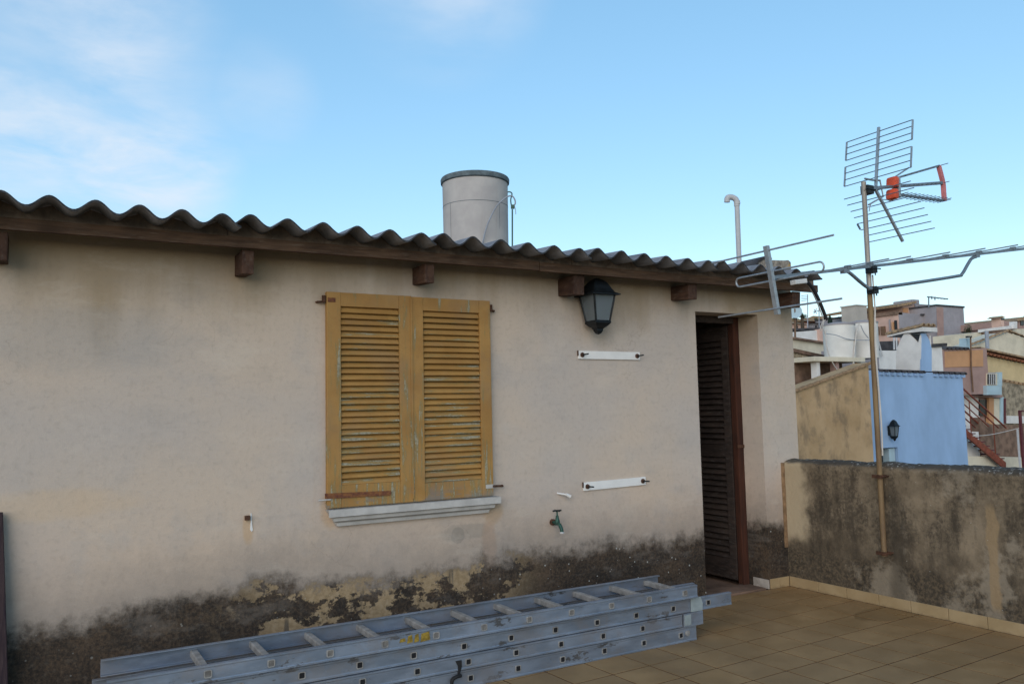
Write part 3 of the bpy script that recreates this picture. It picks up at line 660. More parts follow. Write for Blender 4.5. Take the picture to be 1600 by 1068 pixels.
# black rubber hook on the lowest rail
q = at_y(716, 1046, L4y-.012)
hk = MB().prism([(q.x-.012, L4y-.010, q.z+.045), (q.x+.022, L4y-.010, q.z+.045), (q.x+.022, L4y-.010, q.z+.012), (q.x+.008, L4y-.010, q.z-.03), (q.x+.001, L4y-.010, q.z-.03), (q.x+.001, L4y-.010, q.z+.018)], (0, .009, 0))
hk.tube(arc([(q.x+.014, L4y-.012, q.z-.03), (q.x-.015, L4y-.022, q.z-.028), (q.x-.038, L4y-.022, q.z-.038), (q.x-.042, L4y-.02, q.z-.058)]), .010, 8)
part('hook', hk, 'black_rubber', l4, bevel=0)
# ------------------------------------------------------------------ dark board standing at the left edge
bo = MB(); b0 = at_y(15, 1066, -.06); b1 = at_y(0, 800, -.03)
bo.prism([(b0.x-.22, -.12, .002), (b0.x+.006, -.12, .002), (b1.x+.012, -.05, b1.z), (b1.x-.21, -.05, b1.z+.015)], (0, .03, 0))
tag(part('leaning_board', bo, 'old_dark_wood', bevel=.004), 'dark wooden board propped upright against the mouldy plaster wall', 'board')
# ------------------------------------------------------------------ wall lantern
def lantern(name, base, s, label, glass=True, wx=1.):
    """base: point on the wall at glass mid-height; square tapered lantern hung in front of a wall facing -y"""
    bx, by, bz = base; c = Vector((bx, by-.115*s, bz)); t = thing(name, base, label, 'lantern')
    wt, wb, h = .088*s*wx, .058*s*wx, .095*s
    def ringp(hw_, z): return [c+Vector((sx*hw_, sy*hw_, z)) for sx, sy in ((-1,-1),(1,-1),(1,1),(-1,1))]
    T, B = ringp(wt, h), ringp(wb, -h)
    fr = MB()
    for k in range(4):
        fr.tube([T[k], B[k]], .0075*s, 6); fr.tube([T[k], T[(k+1) % 4]], .007*s, 6); fr.tube([B[k], B[(k+1) % 4]], .008*s, 6)
    part('cage', fr, 'lantern_metal', t)
    rf = MB(); prof = [(.118, .087), (.117, .093), (.090, .108), (.074, .132), (.063, .158), (.050, .180), (.032, .197), (.012, .210)]
    vs = [p for hw_, z in prof for p in ringp(hw_*s*wx, z*s)]; n = len(prof)
    rf.add(vs, [(4*i+k, 4*i+(k+1) % 4, 4*i+4+(k+1) % 4, 4*i+4+k) for i in range(n-1) for k in range(4)]+[(3, 2, 1, 0), (4*n-4, 4*n-3, 4*n-2, 4*n-1)])
    part('cap', rf, 'lantern_metal', t)
    bt = MB(); prof = [(.064, -.092), (.066, -.104), (.056, -.116), (.050, -.124), (.034, -.136), (.024, -.146), (.024, -.158), (.014, -.176), (.004, -.182)]
    vs = [p for hw_, z in prof for p in ringp(hw_*s*wx, z*s)]; n = len(prof)
    bt.add(vs, [(4*i+k, 4*i+4+k, 4*i+4+(k+1) % 4, 4*i+(k+1) % 4) for i in range(n-1) for k in range(4)]+[(0, 1, 2, 3), (4*n-1, 4*n-2, 4*n-3, 4*n-4)])
    part('base', bt, 'lantern_metal', t)
    if glass:
        for k in range(4):
            p = [T[k], T[(k+1) % 4], B[(k+1) % 4], B[k]]; nrm = (p[1]-p[0]).cross(p[3]-p[0]).normalized()
            part('pane', MB().prism([q*.985+c*.015 for q in p], nrm*.002), 'glass', t)
        part('bulb', MB().lathe(c+Vector((0, 0, -.045*s)), [(.006*s, -.04*s), (.016*s, -.03*s), (.016*s, 0), (.021*s, .03*s), (.027*s, .055*s), (.022*s, .08*s), (.004*s, .092*s)], 14), 'white_plastic', t, smooth=True)
    br_ = MB(); br_.box((bx-.028*s, by-.012, bz-.08*s), (bx+.028*s, by-.0005, bz+.10*s))
    br_.tube(arc([(bx, by-.01, bz-.055*s), (bx, by-.045*s, bz-.125*s), (bx, by-.08*s, bz-.14*s), (bx, by-.11*s, bz-.128*s)]), .009*s, 8)
    part('bracket', br_, 'lantern_metal', t)
    return t
q = at_y(934, 481.5, -.115); lantern('wall_lantern', (q.x, 0, q.z), .98, 'black metal wall lantern with frosted panes under the corrugated eave')
# ------------------------------------------------------------------ small things on the wall
for (pa, pb, lab) in (((904, 554), (1000, 556), 'white enamel mounting bar with two rusty bolts, just below the lantern'), ((912, 760), (1009, 750.5), 'white enamel mounting bar with two rusty bolts, above the green tap')):
    a, b = at_y(*pa, -.012), at_y(*pb, -.012); z0 = (a.z+b.z)/2; t = thing('mounting_bar', ((a.x+b.x)/2, 0, z0), lab, 'bar', 'enamel mounting bars on the wall')
    tilt = (b.z-a.z)/2
    part('plate', MB().prism([(a.x, -.012, z0-tilt-.028), (b.x, -.012, z0+tilt-.028), (b.x, -.012, z0+tilt+.028), (a.x, -.012, z0-tilt+.028)], (0, .011, 0)), 'enamel', t, bevel=.002)
    for e, zc in ((a.x+.030, z0-tilt), (b.x-.028, z0+tilt)):
        part('bolt', MB().tube([(e, -.019, zc), (e, -.0125, zc)], .017, 8), 'rust', t); part('bolt_stud', MB().tube([(e, -.0195, zc), (e, -.085, zc+.002)], .0055, 6), 'black_metal', t)
    part('edge_rust', box((a.x-.004, -.0135, z0-tilt-.006), (a.x+.0005, -.001, z0-tilt+.030)), 'rust', t)
q = at_y(862.5, 815, 0); t = thing('water_tap', (q.x, 0, q.z), 'small green garden tap with cross handle on the plaster wall', 'tap')
part('flange', MB().tube([(q.x, -.002, q.z), (q.x, -.016, q.z)], .021, 14), 'rust', t, smooth=True)
part('spout', MB().tube(arc([(q.x, -.014, q.z), (q.x, -.05, q.z), (q.x, -.085, q.z-.004), (q.x, -.11, q.z-.03), (q.x, -.116, q.z-.052)]), [.011]*13+[.012]*9+[.0125]*3, 12), 'tap_green', t, smooth=True)
part('valve', MB().lathe((q.x, -.065, q.z), [(.016, -.012), (.017, .012), (.012, .028), (.009, .048), (.005, .050), (.005, .078)], 12), 'tap_green', t, smooth=True)
part('handle', MB().tube([(q.x-.032, -.065, q.z+.080), (q.x+.032, -.065, q.z+.080)], .0055, 8).tube([(q.x, -.095, q.z+.080), (q.x, -.035, q.z+.080)], .005, 8), 'black_metal', t)
part('nozzle_ring', MB().tube([(q.x, -.1165, q.z-.050), (q.x, -.1165, q.z-.060)], .0145, 12), 'pvc', t)
q = at_y(880, 772, 0); t = thing('wall_hook', (q.x, 0, q.z), 'bent white plastic hook sticking out of plaster above the tap', 'hook')
part('arm', MB().tube([(q.x-.05, -.001, q.z+.012), (q.x-.02, -.02, q.z+.006), (q.x+.0, -.03, q.z+.002)], .006, 8), 'white_plastic', t, smooth=True)
part('tip', MB().tube([(q.x+.0, -.032, q.z+.004), (q.x+.03, -.04, q.z-.014)], [.010, .013], 10), 'white_plastic', t, smooth=True)
q = at_y(386.5, 808, 0); t = thing('rusty_bracket_stub', (q.x, 0, q.z), 'rusty iron stub with a white paint drip, low on the wall', 'bracket')
part('stub', MB().box((q.x-.016, -.028, q.z-.012), (q.x+.010, -.0005, q.z+.012)), 'rust', t, bevel=.003)
part('paint_drip', MB().prism([(q.x+.016, -.0035, q.z+.022), (q.x+.021, -.0035, q.z+.022), (q.x+.026, -.0035, q.z-.05), (q.x+.029, -.0035, q.z-.07), (q.x+.022, -.0035, q.z-.078), (q.x+.014, -.0035, q.z-.066), (q.x+.017, -.0035, q.z-.02)], (0, .003, 0)), 'enamel', t)
# ------------------------------------------------------------------ things on the roof
d_ = ray(743, 330); tc_ = CAM+d_*9.4; zr = zroof(tc_.y)+.03; top_z = (CAM+ray(743, 281)*9.4).z
rad = 104/2*9.4/F/math.cos(0)/1.0; t = thing('roof_water_tank', (tc_.x, tc_.y, zr), 'tall round fibre-cement water tank with dark rim above the corrugated roof', 'water tank')
Rk = rad*.985
part('shell', MB().lathe((tc_.x, tc_.y, 0), [(Rk*.975, zr), (Rk*.985, (zr+top_z)/2), (Rk, top_z-.03)], 48), 'tank_cement', t, smooth=True)
part('rim', MB().lathe((tc_.x, tc_.y, 0), [(Rk*1.0, top_z-.055), (Rk*1.045, top_z-.045), (Rk*1.055, top_z-.005), (Rk*1.03, top_z+.012), (Rk*.5, top_z+.03), (.01, top_z+.035)], 48), 'tank_rim', t, smooth=True)
zs = (CAM+ray(743, 325)*9.4).z
part('seam', MB().lathe((tc_.x, tc_.y, 0), [(Rk*.9, zs-.003), (Rk*.997, zs-.003), (Rk*.997, zs+.003), (Rk*.9, zs+.003)], 48), 'tank_rim', t)
vdir = Vector((CAM.x-tc_.x, CAM.y-tc_.y, 0)).normalized(); sdir = Vector((-vdir.y, vdir.x, 0))
def on_tank(f, z, out=.004): 
    a = math.asin(max(-1, min(1, f))); return Vector((tc_.x, tc_.y, z))+(vdir*math.cos(a)+sdir*math.sin(a))*(Rk*.985+out)
for f_, za, zb in ((.72, zs-.30, zs-.0), (-.75, zs-.42, zs), (.76, zs, top_z-.06), (-.74, zs, top_z-.10)): part('joint', MB().tube([on_tank(f_, za, -.003), on_tank(f_, zb, .001)], .0035, 5), 'tank_rim', t)
P_ = lambda x, y, dd=8.98: CAM+ray(x, y)*dd
ph = thing('tank_overflow_hose', (P_(754, 380).x, P_(754, 380).y, zroof(P_(754, 380).y)), 'thin grey hose looping up from roof beside the round tank', 'hose')
part('hose', MB().tube(arc([P_(752, 392), P_(757, 366), P_(764, 345), P_(776, 322), P_(790, 309), P_(799, 306), P_(804, 311), P_(805, 318), P_(801, 323)]), .008, 6), 'grey_wire', ph, smooth=True)
pp = thing('tank_feed_pipe', (P_(800.5, 392).x, P_(800.5, 392).y, zroof(P_(800.5, 392).y)), 'thin dark green pipe standing beside the round water tank', 'pipe')
part('pipe', MB().tube([P_(800.5, 396), P_(800.5, 327)], .0085, 8), 'hose_green', pp, smooth=True)
part('valve', MB().obox(P_(801, 323), rt*.02, up*.022, fw*.02), 'hose_green', pp, bevel=.006)
part('bend', MB().tube(arc([P_(799, 321), P_(798, 312), P_(800, 303), P_(797, 300), P_(793, 300)]), .007, 6), 'hose_green', pp, smooth=True)
part('tail', MB().tube([P_(804, 322), P_(805.5, 328), P_(806, 335)], .004, 5), 'grey_wire', pp)
V_ = lambda x, y: CAM+ray(x, y)*6.95
t = thing('vent_pipe', (V_(1153, 420).x, V_(1153, 420).y, zroof(V_(1153, 420).y)), 'slender grey plastic vent pipe with a downturned elbow on the roof', 'pipe')
part('pipe', MB().tube([V_(1155.5, 425), V_(1151.5, 318)], .0215, 12), 'pvc', t, smooth=True)
part('elbow', MB().tube(arc([V_(1151.5, 322), V_(1150.5, 313), V_(1146, 309), V_(1140, 308), V_(1136.5, 310), V_(1136, 316)]), .0245, 12), 'pvc', t, smooth=True)
part('collar', MB().tube([V_(1151.8, 319), V_(1151.4, 314)], .027, 12), 'pvc', t, smooth=True)
# clay ridge tile bedded in mortar at the verge
a = at_y(1170, 415, .05); b = at_y(1236, 410, .05); t = thing('ridge_tile', ((a.x+b.x)/2, .25, zroof(.25)), 'lichen-spotted old clay ridge tile set in mortar at the roof corner', 'roof tile')
xa, xb = a.x, b.x+.0; zb_ = zroof(0)-.01; ztop = at_y(1205, 404, .05).z
prf = [(xa, zb_), (xa+.05, zb_+(ztop-zb_)*.45), (xa+.12, zb_+(ztop-zb_)*.80), (xa+.19, ztop-.004), (xa+.26, ztop-.010), (xb-.07, ztop-.002), (xb-.03, ztop+.004), (xb, ztop-.012), (xb, zb_)]
part('mortar', MB().prism([(x, .05, z) for x, z in prf], (0, .40, 0)), 'lichen_mortar', t, bevel=.006)
pr2 = [(x-.006, z+.004) for x, z in prf[:5]]; pr3 = [(x-.014, z+.018) for x, z in prf[:5]][::-1]
part('tile', MB().prism([(x, .035, z) for x, z in pr2+pr3], (0, .43, 0)), 'dark_roof', t)
# ------------------------------------------------------------------ aerial mast and aerials
MXp, MYp = 5.120, -.905
mast = thing('aerial_mast', (MXp, MYp, .37), 'thin ochre-painted aerial mast clamped to the inside of the parapet', 'mast')
mt = at_y(1352, 285, MYp); mb_ = at_x(1381, 868, MXp); zsp = at_y(1365, 460, MYp).z
xt = mt.x-.02
def mx_(z): return MXp+(xt-MXp)*(z-mb_.z)/(mt.z-mb_.z)
part('lower_pole', MB().tube([(mx_(mb_.z), MYp, mb_.z), (mx_(zsp), MYp, zsp)], .0185, 14), 'mast_paint', mast, smooth=True)
part('upper_pole', MB().tube([(mx_(zsp), MYp, zsp+.0005), (mx_(mt.z), MYp, mt.z)], .0175, 14), 'mast_steel', mast, smooth=True)
for py_, nm in ((744, 'wall_bracket'), (863, 'wall_bracket')):
    z = at_x(1379, py_, MXp).z
    k = MB(); k.tube([(MXp-.026, MYp-.03, z), (PX-.001, MYp-.03, z)], .006, 6).tube([(MXp-.026, MYp+.03, z), (PX-.001, MYp+.03, z)], .006, 6).box((MXp-.03, MYp-.042, z-.012), (MXp-.022, MYp+.042, z+.012)); k.box((MXp+.02, MYp-.035, z-.010), (MXp+.028, MYp+.035, z+.010))
    part(nm, k, 'rust', mast)
zc = at_y(1363, 430, MYp).z
part('coax_cable', MB().tube(arc([(mx_(zc)+.022, MYp-.015, zc), (mx_(zc)+.024, MYp-.016, zc-.10), (mx_(zc)+.012, MYp-.026, zc-.25), (mx_(zc)-.004, MYp-.026, zc-.42), (mx_(zc)-.006, MYp-.026, zc-.62), (mx_(zc)+.006, MYp-.028, 1.3), (mx_(zc)+.010, MYp-.02, 1.05)]), .006, 6), 'cable_white', mast, smooth=True)
# --- long VHF yagi: boom along +x tilted up, elements along y
vh = thing('vhf_yagi_aerial', (MXp, MYp-.04, at_y(1358, 415, MYp).z), 'long grey yagi aerial with folded dipole, its boom clamped halfway up the mast', 'aerial')
YB = MYp-.045
b0, b1 = at_y(1206, 433.5, YB), at_y(1600, 388.5, YB); bd = (b1-b0).normalized(); b1e = b0+bd*3.75
perp = Vector((-bd.z, 0, bd.x))
part('boom', MB().obox((b0+b1e)/2, bd*((b1e-b0).length/2), (0, .0105, 0), perp*.0105), 'antenna_grey', vh)
def on_boom(px_): 
    lo, hi = 0, 5
    for _ in range(40):
        mid_ = (lo+hi)/2; p = b0+bd*mid_-CAM
        X = 800+F*p.dot(rt)/p.dot(fw)
        if X < px_: lo = mid_
        else: hi = mid_
    return b0+bd*lo
ra, rb = at_y(1197, 384, YB), at_y(1215, 491, YB); rd = (rb-ra)/2
part('reflector_bar', MB().obox((ra+rb)/2, rd, (0, .016, 0), bd*.013), 'antenna_alu', vh)
for pc, half in (((1200, 391), .51), ((1211.5, 482), .51)):
    c = at_y(*pc, YB); part('reflector', MB().tube([c+Vector((-.002, -half, 0)), c+Vector((-.002, half, 0))], .0062, 8), 'antenna_alu', vh, smooth=True)
# folded dipole just in front of the reflector
dc = b0+bd*.055; hp = .030; hl = .365; lp = []
for k in range(9): an = math.pi/2+math.pi*k/8; lp.append((math.cos(an), math.sin(an)))
pts = [dc+Vector((0, hl-.03, 0))+perp*(hp*2)]
pts = []
for s_, c_ in ((1, 1), (-1, -1)):
    for k in range(9):
        an = math.pi*k/8
        yy = s_*(hl-hp)+s_*hp*math.sin(an); zz2 = s_*hp*math.cos(an)
        pts.append(dc+Vector((0, yy, 0))+perp*zz2*1.0+perp*.012)
pts.append(pts[0]); part('folded_dipole', MB().tube(pts, .0062, 8), 'antenna_alu', vh, smooth=True)
bx_ = at_y(1248, 440, YB); part('dipole_box', MB().obox(bx_-perp*.0, bd*.058, (0, .022, 0), perp*.015), 'white_plastic', vh, bevel=.004)
for px_, half in ((1325, .32), (1360, .315), (1422, .31), (1478, .305), (1530, .30), (1583, .295), (1640, .29), (1700, .285)):
    c = on_boom(px_)+perp*.016
    e = part('director', MB().tube([c-Vector((0, half, 0)), c+Vector((0, half, 0))], .0048, 8), 'antenna_alu', vh, smooth=True)
    part('element_clamp', MB().obox(c-perp*.004, bd*.018, (0, .016, 0), perp*.013), 'antenna_grey', e)
# stay arm under the boom
sp_ = [on_boom(1318)-perp*.018, at_y(1326, 425, YB), at_y(1345, 441, YB), at_y(1356, 449, YB), at_y(1365, 450.5, YB), at_y(1420, 443, YB), at_y(1494, 431.5, YB), at_y(1503, 428, YB), at_y(1512, 413, YB), at_y(1518, 404, YB), on_boom(1525)-perp*.018]
part('stay_arm', MB().tube(arc(sp_, 5), .0125, 10), 'antenna_grey', vh, smooth=True)
for px_ in (1319, 1525): part('stay_bolt', MB().obox(on_boom(px_)-perp*.016, bd*.026, (0, .016, 0), perp*.012), 'antenna_grey', vh)
for pc in ((1362, 419), (1364, 451)):
    c = at_y(*pc, YB); k = MB().obox(c+Vector((.012, .012, -.008)), (.026, 0, 0), (0, .030, 0), (0, 0, .024)); k.tube([c+Vector((-.02, -.02, -.004)), c+Vector((.07, -.02, -.002))], .005, 6).tube([c+Vector((.02, -.012, -.05)), c+Vector((.02, -.012, .02))], .005, 6)
    part('mast_clamp', k, 'black_metal', vh)
part('feed_cable', MB().tube(arc([at_y(1262, 441, YB), at_y(1271, 452, YB), at_y(1280, 470, YB), at_y(1287, 487, YB), at_y(1291.5, 500, YB)]), .0115, 8), 'black_rubber', vh, smooth=True)
part('feed_cable_wire', MB().tube(arc([at_y(1260, 440, YB+.02), at_y(1267, 452, YB+.02), at_y(1277, 473, YB+.02), at_y(1286, 498, YB+.02), at_y(1284, 506, YB+.02), at_y(1282, 512, YB+.02), at_y(1283, 517, YB+.02)]), .004, 6), 'cable_white', vh, smooth=True)
part('loose_wire', MB().tube(arc([at_y(1291, 499, YB), at_y(1287, 502, YB), at_y(1286, 512, YB), at_y(1290, 522, YB)]), .0035, 5), 'cable_white', vh)
# --- UHF corner-reflector aerial at the mast head
uh = thing('uhf_aerial', (mx_(mt.z), MYp, mt.z-.05), 'corner-reflector television aerial with orange tips at the mast head', 'aerial')
YU = MYp+.0; PU = lambda x, y: at_y(x, y, YU)
sa, sb = PU(1373, 199), PU(1368.5, 291); la, lb = PU(1368, 296), PU(1410.5, 377)
def flat(a, b, w1, w2): 
    d = (b-a); n_ = d.normalized(); q_ = Vector((-n_.z, 0, n_.x)); return MB().obox((a+b)/2, d/2, (0, w1, 0), q_*w2)
part('spine', flat(sa, sb, .009, .008), 'antenna_alu', uh); part('spine', flat(la, lb, .009, .008), 'antenna_alu', uh)
def bars(a, b, fr_, half, name='reflector_rod'):
    for f_ in fr_:
        c = a.lerp(b, f_); part(name, MB().tube([c-Vector((0, half, 0)), c+Vector((0, half, 0))], .0035, 6), 'antenna_grey', uh)
HALF = .275
bars(sa, sb, (.07, .175, .285, .395, .51, .62, .735, .85), HALF)
for f1_, f2_ in ((.07, .395), (.51, .85)):
    for s_ in (-1, 1):
        a, b = sa.lerp(sb, f1_)+Vector((0, s_*HALF, 0)), sa.lerp(sb, f2_)+Vector((0, s_*HALF, 0)); part('end_strip', flat(a, b, .004, .0065), 'antenna_alu', uh)
bars(la, lb, (.02, .14, .265, .39, .51, .635, .76, .885), HALF)
a, b = la.lerp(lb, .51)+Vector((0, HALF, 0)), la.lerp(lb, .62)+Vector((0, HALF, 0)); part('end_strip', flat(a, b, .004, .0065), 'antenna_grey', uh)
mA, mB_ = PU(1356, 294.5), PU(1475, 285.5)
part('boom', flat(mA, mB_, .011, .011), 'antenna_grey', uh)
for pa, pb in (((1398, 279), (1467, 259)), ((1404, 304), (1474, 313.5))): part('boom_arm', flat(PU(*pa), PU(*pb), .008, .008), 'antenna_grey', uh)
def rods(pa, pb, n, half):
    a, b = PU(*pa), PU(*pb)
    for k in range(n):
        c = a.lerp(b, k/(n-1)); part('director', MB().tube([c-Vector((0, half, 0)), c+Vector((0, half, 0))], .003, 6), 'antenna_grey', uh)
rods((1405, 304), (1472, 313), 12, .075); rods((1410, 291), (1466, 287), 9, .03); rods((1404, 277.5), (1464, 260), 8, .025)
# orange dipole housing and bowed pink tip
c1, c2 = PU(1395, 277), PU(1394, 312)
for a, b in ((c1, PU(1394.5, 293)), (PU(1394.5, 296), c2)):
    part('dipole_housing', flat(a, b, .042, .026), 'orange_plastic', uh, bevel=.020, smooth=True)
part('housing_frame', flat(PU(1400, 277), PU(1401, 309), .030, .012), 'antenna_alu', uh, bevel=.004)
tp = arc([PU(1466.5, 259), PU(1470.5, 274), PU(1473.5, 287), PU(1474.5, 300), PU(1475.5, 314)], 5); mbt = MB()
for a, b in zip(tp, tp[1:]):
    n_ = (b-a).normalized(); q_ = Vector((-n_.z, 0, n_.x)); mbt.obox((a+b)/2, (b-a)*.53, (0, .012, 0), q_*.016)
part('bowed_tip', mbt, 'pink_plastic', uh)
for y_ in (258, 286, 314): c = PU(1471+4*(y_-258)/56, y_); part('tip_rod', MB().tube([c-Vector((0, .055, 0)), c+Vector((0, .055, 0))], .003, 6), 'antenna_grey', uh)
cl_ = PU(1355, 297); k = MB().obox(cl_, (.035, 0, 0), (0, .03, 0), (0, 0, .03)); k.tube([cl_+Vector((-.05, -.03, .0)), cl_+Vector((.05, -.03, 0))], .006, 6).tube([cl_+Vector((-.05, .0, -.012)), cl_+Vector((-.03, 0, -.012))], .014, 8)
part('mast_clamp', k, 'black_metal', uh, bevel=0)
part('stay', MB().tube([PU(1351, 279), PU(1364, 281.5), PU(1375, 282)], .007, 6).tube([PU(1375, 282), PU(1380, 307), PU(1357, 320)], .006, 6), 'antenna_alu', uh)
part('stay', MB().tube([PU(1396, 278), PU(1420, 262)], .006, 6), 'antenna_alu', uh)
part('cable_loop', MB().tube(arc([PU(1396, 311), PU(1393, 314), PU(1385, 312), PU(1372, 312), PU(1361, 318), PU(1358, 330)]), .0035, 5), 'grey_wire', uh)
# ------------------------------------------------------------------ neighbours
def facade_pts(top, Y, zb=ZG-.2):
    p = [at_y(x, y, Y) for x, y in top]; return p+[Vector((p[-1].x, Y, zb)), Vector((p[0].x, Y, zb))]
def facade(name, parent, mat, top, Y, depth, zb=ZG-.2): return part(name, MB().prism(facade_pts(top, Y, zb), (0, depth, 0)), mat, parent)
def panel(name, parent, mat, px4, Y, proud=.03, bevel=0):      # flat piece on a wall facing -y
    p = [at_y(x, y, Y-proud) for x, y in px4]; return part(name, MB().prism(p, (0, proud-.003, 0)), mat, parent, bevel=bevel)
def bldg(name, x, y, Y, label, cat='house', group=None): p = at_y(x, y, Y); return thing(name, (p.x, Y, ZG), label, cat, group)
def rect(x0, y0, x1, y1): return [(x0, y0), (x1, y0), (x1, y1), (x0, y1)]
def barrel(p, q, r, n=6):          # half-round tile from p to q, open underneath
    d = (q-p).normalized(); s = d.cross(Vector((0, 0, 1))).normalized(); u = s.cross(d)
    mb = MB(); vs = []
    for e in (p, q):
        for rr in (r, r*.72):
            for k in range(n+1): a = math.pi*k/n; vs.append(e+s*(rr*math.cos(a))+u*(rr*math.sin(a)))
    m_ = n+1; fs = []
    for k in range(n): fs += [(k, k+1, 2*m_+k+1, 2*m_+k), (m_+k, 3*m_+k, 3*m_+k+1, m_+k+1), (k, m_+k, m_+k+1, k+1), (2*m_+k, 2*m_+k+1, 3*m_+k+1, 3*m_+k)]
    fs += [(0, 2*m_, 3*m_, m_), (n, m_+n, 3*m_+n, 2*m_+n)]
    return mb.add(vs, fs)
# --- house with the stained ochre wall and the tank shelf
YN = 6.4
h = bldg('stained_house', 1300, 700, YN, 'house with bare ochre wall streaked black, carrying two tanks on a shelf')
facade('wall', h, 'stained', [(1150, 643), (1244, 607), (1356.5, 566)], YN, .35)
facade('body', h, 'stained', [(1150, 652), (1244, 618), (1342, 583), (1350, 595)], YN+.36, 3.2)
a, b = at_y(1180, 630, YN+.1), at_y(1352, 567.5, YN+.1); n = 16
for k in range(n):
    p, q = a.lerp(b, k/n), a.lerp(b, (k+1.12)/n); part('verge_tile', barrel(p+Vector((0, -.1, -.035)), q+Vector((0, -.1, -.02)), .05), 'mortar_strip', h)
YK = YN+.55
sa_, sb_ = at_y(1273, 566, YK), at_y(1352, 559, YK); zs_ = (sa_.z+sb_.z)/2
part('tank_shelf', MB().box((sa_.x, YK, zs_-.03), (sb_.x, YK+.72, zs_+.07)), 'cream_wall', h, bevel=.01)
for x0, x1, mt_ in ((1276, 1281, 'white_wall'), (1306, 1311, 'mauve_wall'), (1345, 1350, 'white_wall')):
    p, q = at_y(x0, 570, YK+.1), at_y(x1, 570, YK+.1); part('post', box((p.x, YK+.1, zs_-1.3), (q.x, YK+.25, zs_-.031)), mt_, h)
part('void_shade_board', box((sa_.x, YK+.6, zs_-1.4), (sb_.x, YK+.7, zs_-.031)), 'brown_wall', h)  # brown board painting in the dark void under the shelf
p = at_y(1338, 566, YK+.12); part('brace', tube([p, at_y(1330, 580, YK+.12)], .02, 6), 'terracotta', h); part('brace', tube([p, at_y(1346, 578, YK+.12)], .02, 6), 'old_tile', h)
def tank(x0, x1, ytop, Y, lab):
    p, q = at_y(x0, 530, Y), at_y(x1, 530, Y); r_ = (q-p).dot(rt)/2*.97; c = (p+q)/2; zt_ = (CAM+(at_y((x0+x1)/2, ytop, Y)-CAM)).z; c.z = 0
    t = thing('rooftop_tank', (c.x, Y, zs_+.071), lab, 'water tank', 'white tanks on the neighbour shelf')
    part('shell', MB().lathe((c.x, Y, 0), [(r_*.96, zs_+.071), (r_*.985, zs_+.3), (r_, zt_)], 32), 'tank_white', t, smooth=True)
    part('lid', MB().lathe((c.x, Y, 0), [(r_*1.03, zt_+.001), (r_*1.04, zt_+.035), (r_*.5, zt_+.07), (.01, zt_+.08)], 32), 'grey_wall', t, smooth=True); return t
tank(1292, 1330, 509, YK+.36, 'round white water tank on the shelf, further from the bare mast')
tank(1331.5, 1366, 506, YK+.37, 'round white water tank on the shelf, standing behind the bare mast')
H_ = lambda x, y: at_y(x, y, YK+.02)
hs_ = thing('tank_hose', tuple(H_(1330, 600)), 'thin white hoses dangling from the two tanks onto the stained wall', 'hose')
part('hose', MB().tube(arc([H_(1343, 505), H_(1338, 520), H_(1335, 545), H_(1333, 570), H_(1330, 588), H_(1326, 600)]), .018, 6), 'cable_white', hs_, smooth=True)
part('hose', MB().tube(arc([H_(1290, 512), H_(1291, 535), H_(1295, 553), H_(1303, 570), H_(1315, 586), H_(1325, 599)]), .013, 6), 'cable_white', hs_, smooth=True)
part('hose', MB().tube(arc([H_(1288, 521), H_(1305, 523), H_(1322, 529), H_(1338, 531), H_(1360, 531)]), .009, 5), 'grey_wire', hs_, smooth=True)
part('hose', MB().tube(arc([H_(1345, 508), H_(1350, 519), H_(1357, 528)]), .010, 5), 'grey_wire', hs_, smooth=True)
a, b = at_y(1337.5, 477.5, 9), at_y(1354, 477.5, 9); zb_ = at_y(1345, 512, 9).z
t = bldg('square_chimney', 1345, 500, 9, 'plain square grey-beige chimney block rising behind the white tanks', 'chimney')
part('shaft', MB().prism([(a.x, 9, zb_-3), (b.x+.03, 9, zb_-3), (b.x, 9, a.z), (a.x, 9, a.z)], (0, .45, 0)), 'chimney_render', t); part('top', MB().box((a.x-.02, 8.98, a.z+.001), (b.x+.02, 9.47, a.z+.03)), 'chimney_render', t)
part('base_block', MB().box((a.x-.3, 8.95, ZG), (b.x+.3, 9.9, at_y(1345, 545, 9).z)), 'grey_wall', t)
# --- blue house
YBH = 6.75
h = bldg('blue_house', 1440, 700, YBH, 'light blue painted house with a row of eave tiles and a big white chimney')
P = lambda x, y, Y=YBH: at_y(x, y, Y)
tl_, tr_ = P(1357, 578), P(1503.5, 583.5); nl, nr, nz = P(1372, 705).x, P(1403, 705).x, P(1388, 699).z; zb_ = ZG-.2
part('wall', MB().prism([tl_, tr_, (tr_.x, YBH, zb_), (nr, YBH, zb_), (nr, YBH, nz), (nl, YBH, nz), (nl, YBH, zb_), (tl_.x, YBH, zb_)], (0, .35, 0)), 'blue_wall', h)
part('body', MB().box((tl_.x+.02, YBH+.352, ZG-.2), (tr_.x-.02, YBH+6, tr_.z-.1)), 'blue_wall', h)
part('reveal', MB().box((nl+.02+(nr-nl)*.64, YBH+.06, ZG), (nr-.02, YBH+.34, nz-.02)), 'pale_blue_paint', h)
part('door', MB().box((nl+.02, YBH+.2, ZG), (nl+(nr-nl)*.64, YBH+.3, nz-.02)), 'dark_window', h)
pr_ = [(tl_.x, YBH+.05, tl_.z-.05), (tl_.x, YBH+5.8, tl_.z+1.0), (tl_.x, YBH+5.8, tl_.z+.9), (tl_.x, YBH+.05, tl_.z-.12)]
part('roof', MB().prism([(tl_.x, YBH+.36, tl_.z-.02), (tl_.x, YBH+5.9, tl_.z+.25), (tl_.x, YBH+5.9, tl_.z+.05), (tl_.x, YBH+.36, tl_.z-.12)], (tr_.x-tl_.x, 0, 0)), 'dark_roof', h)
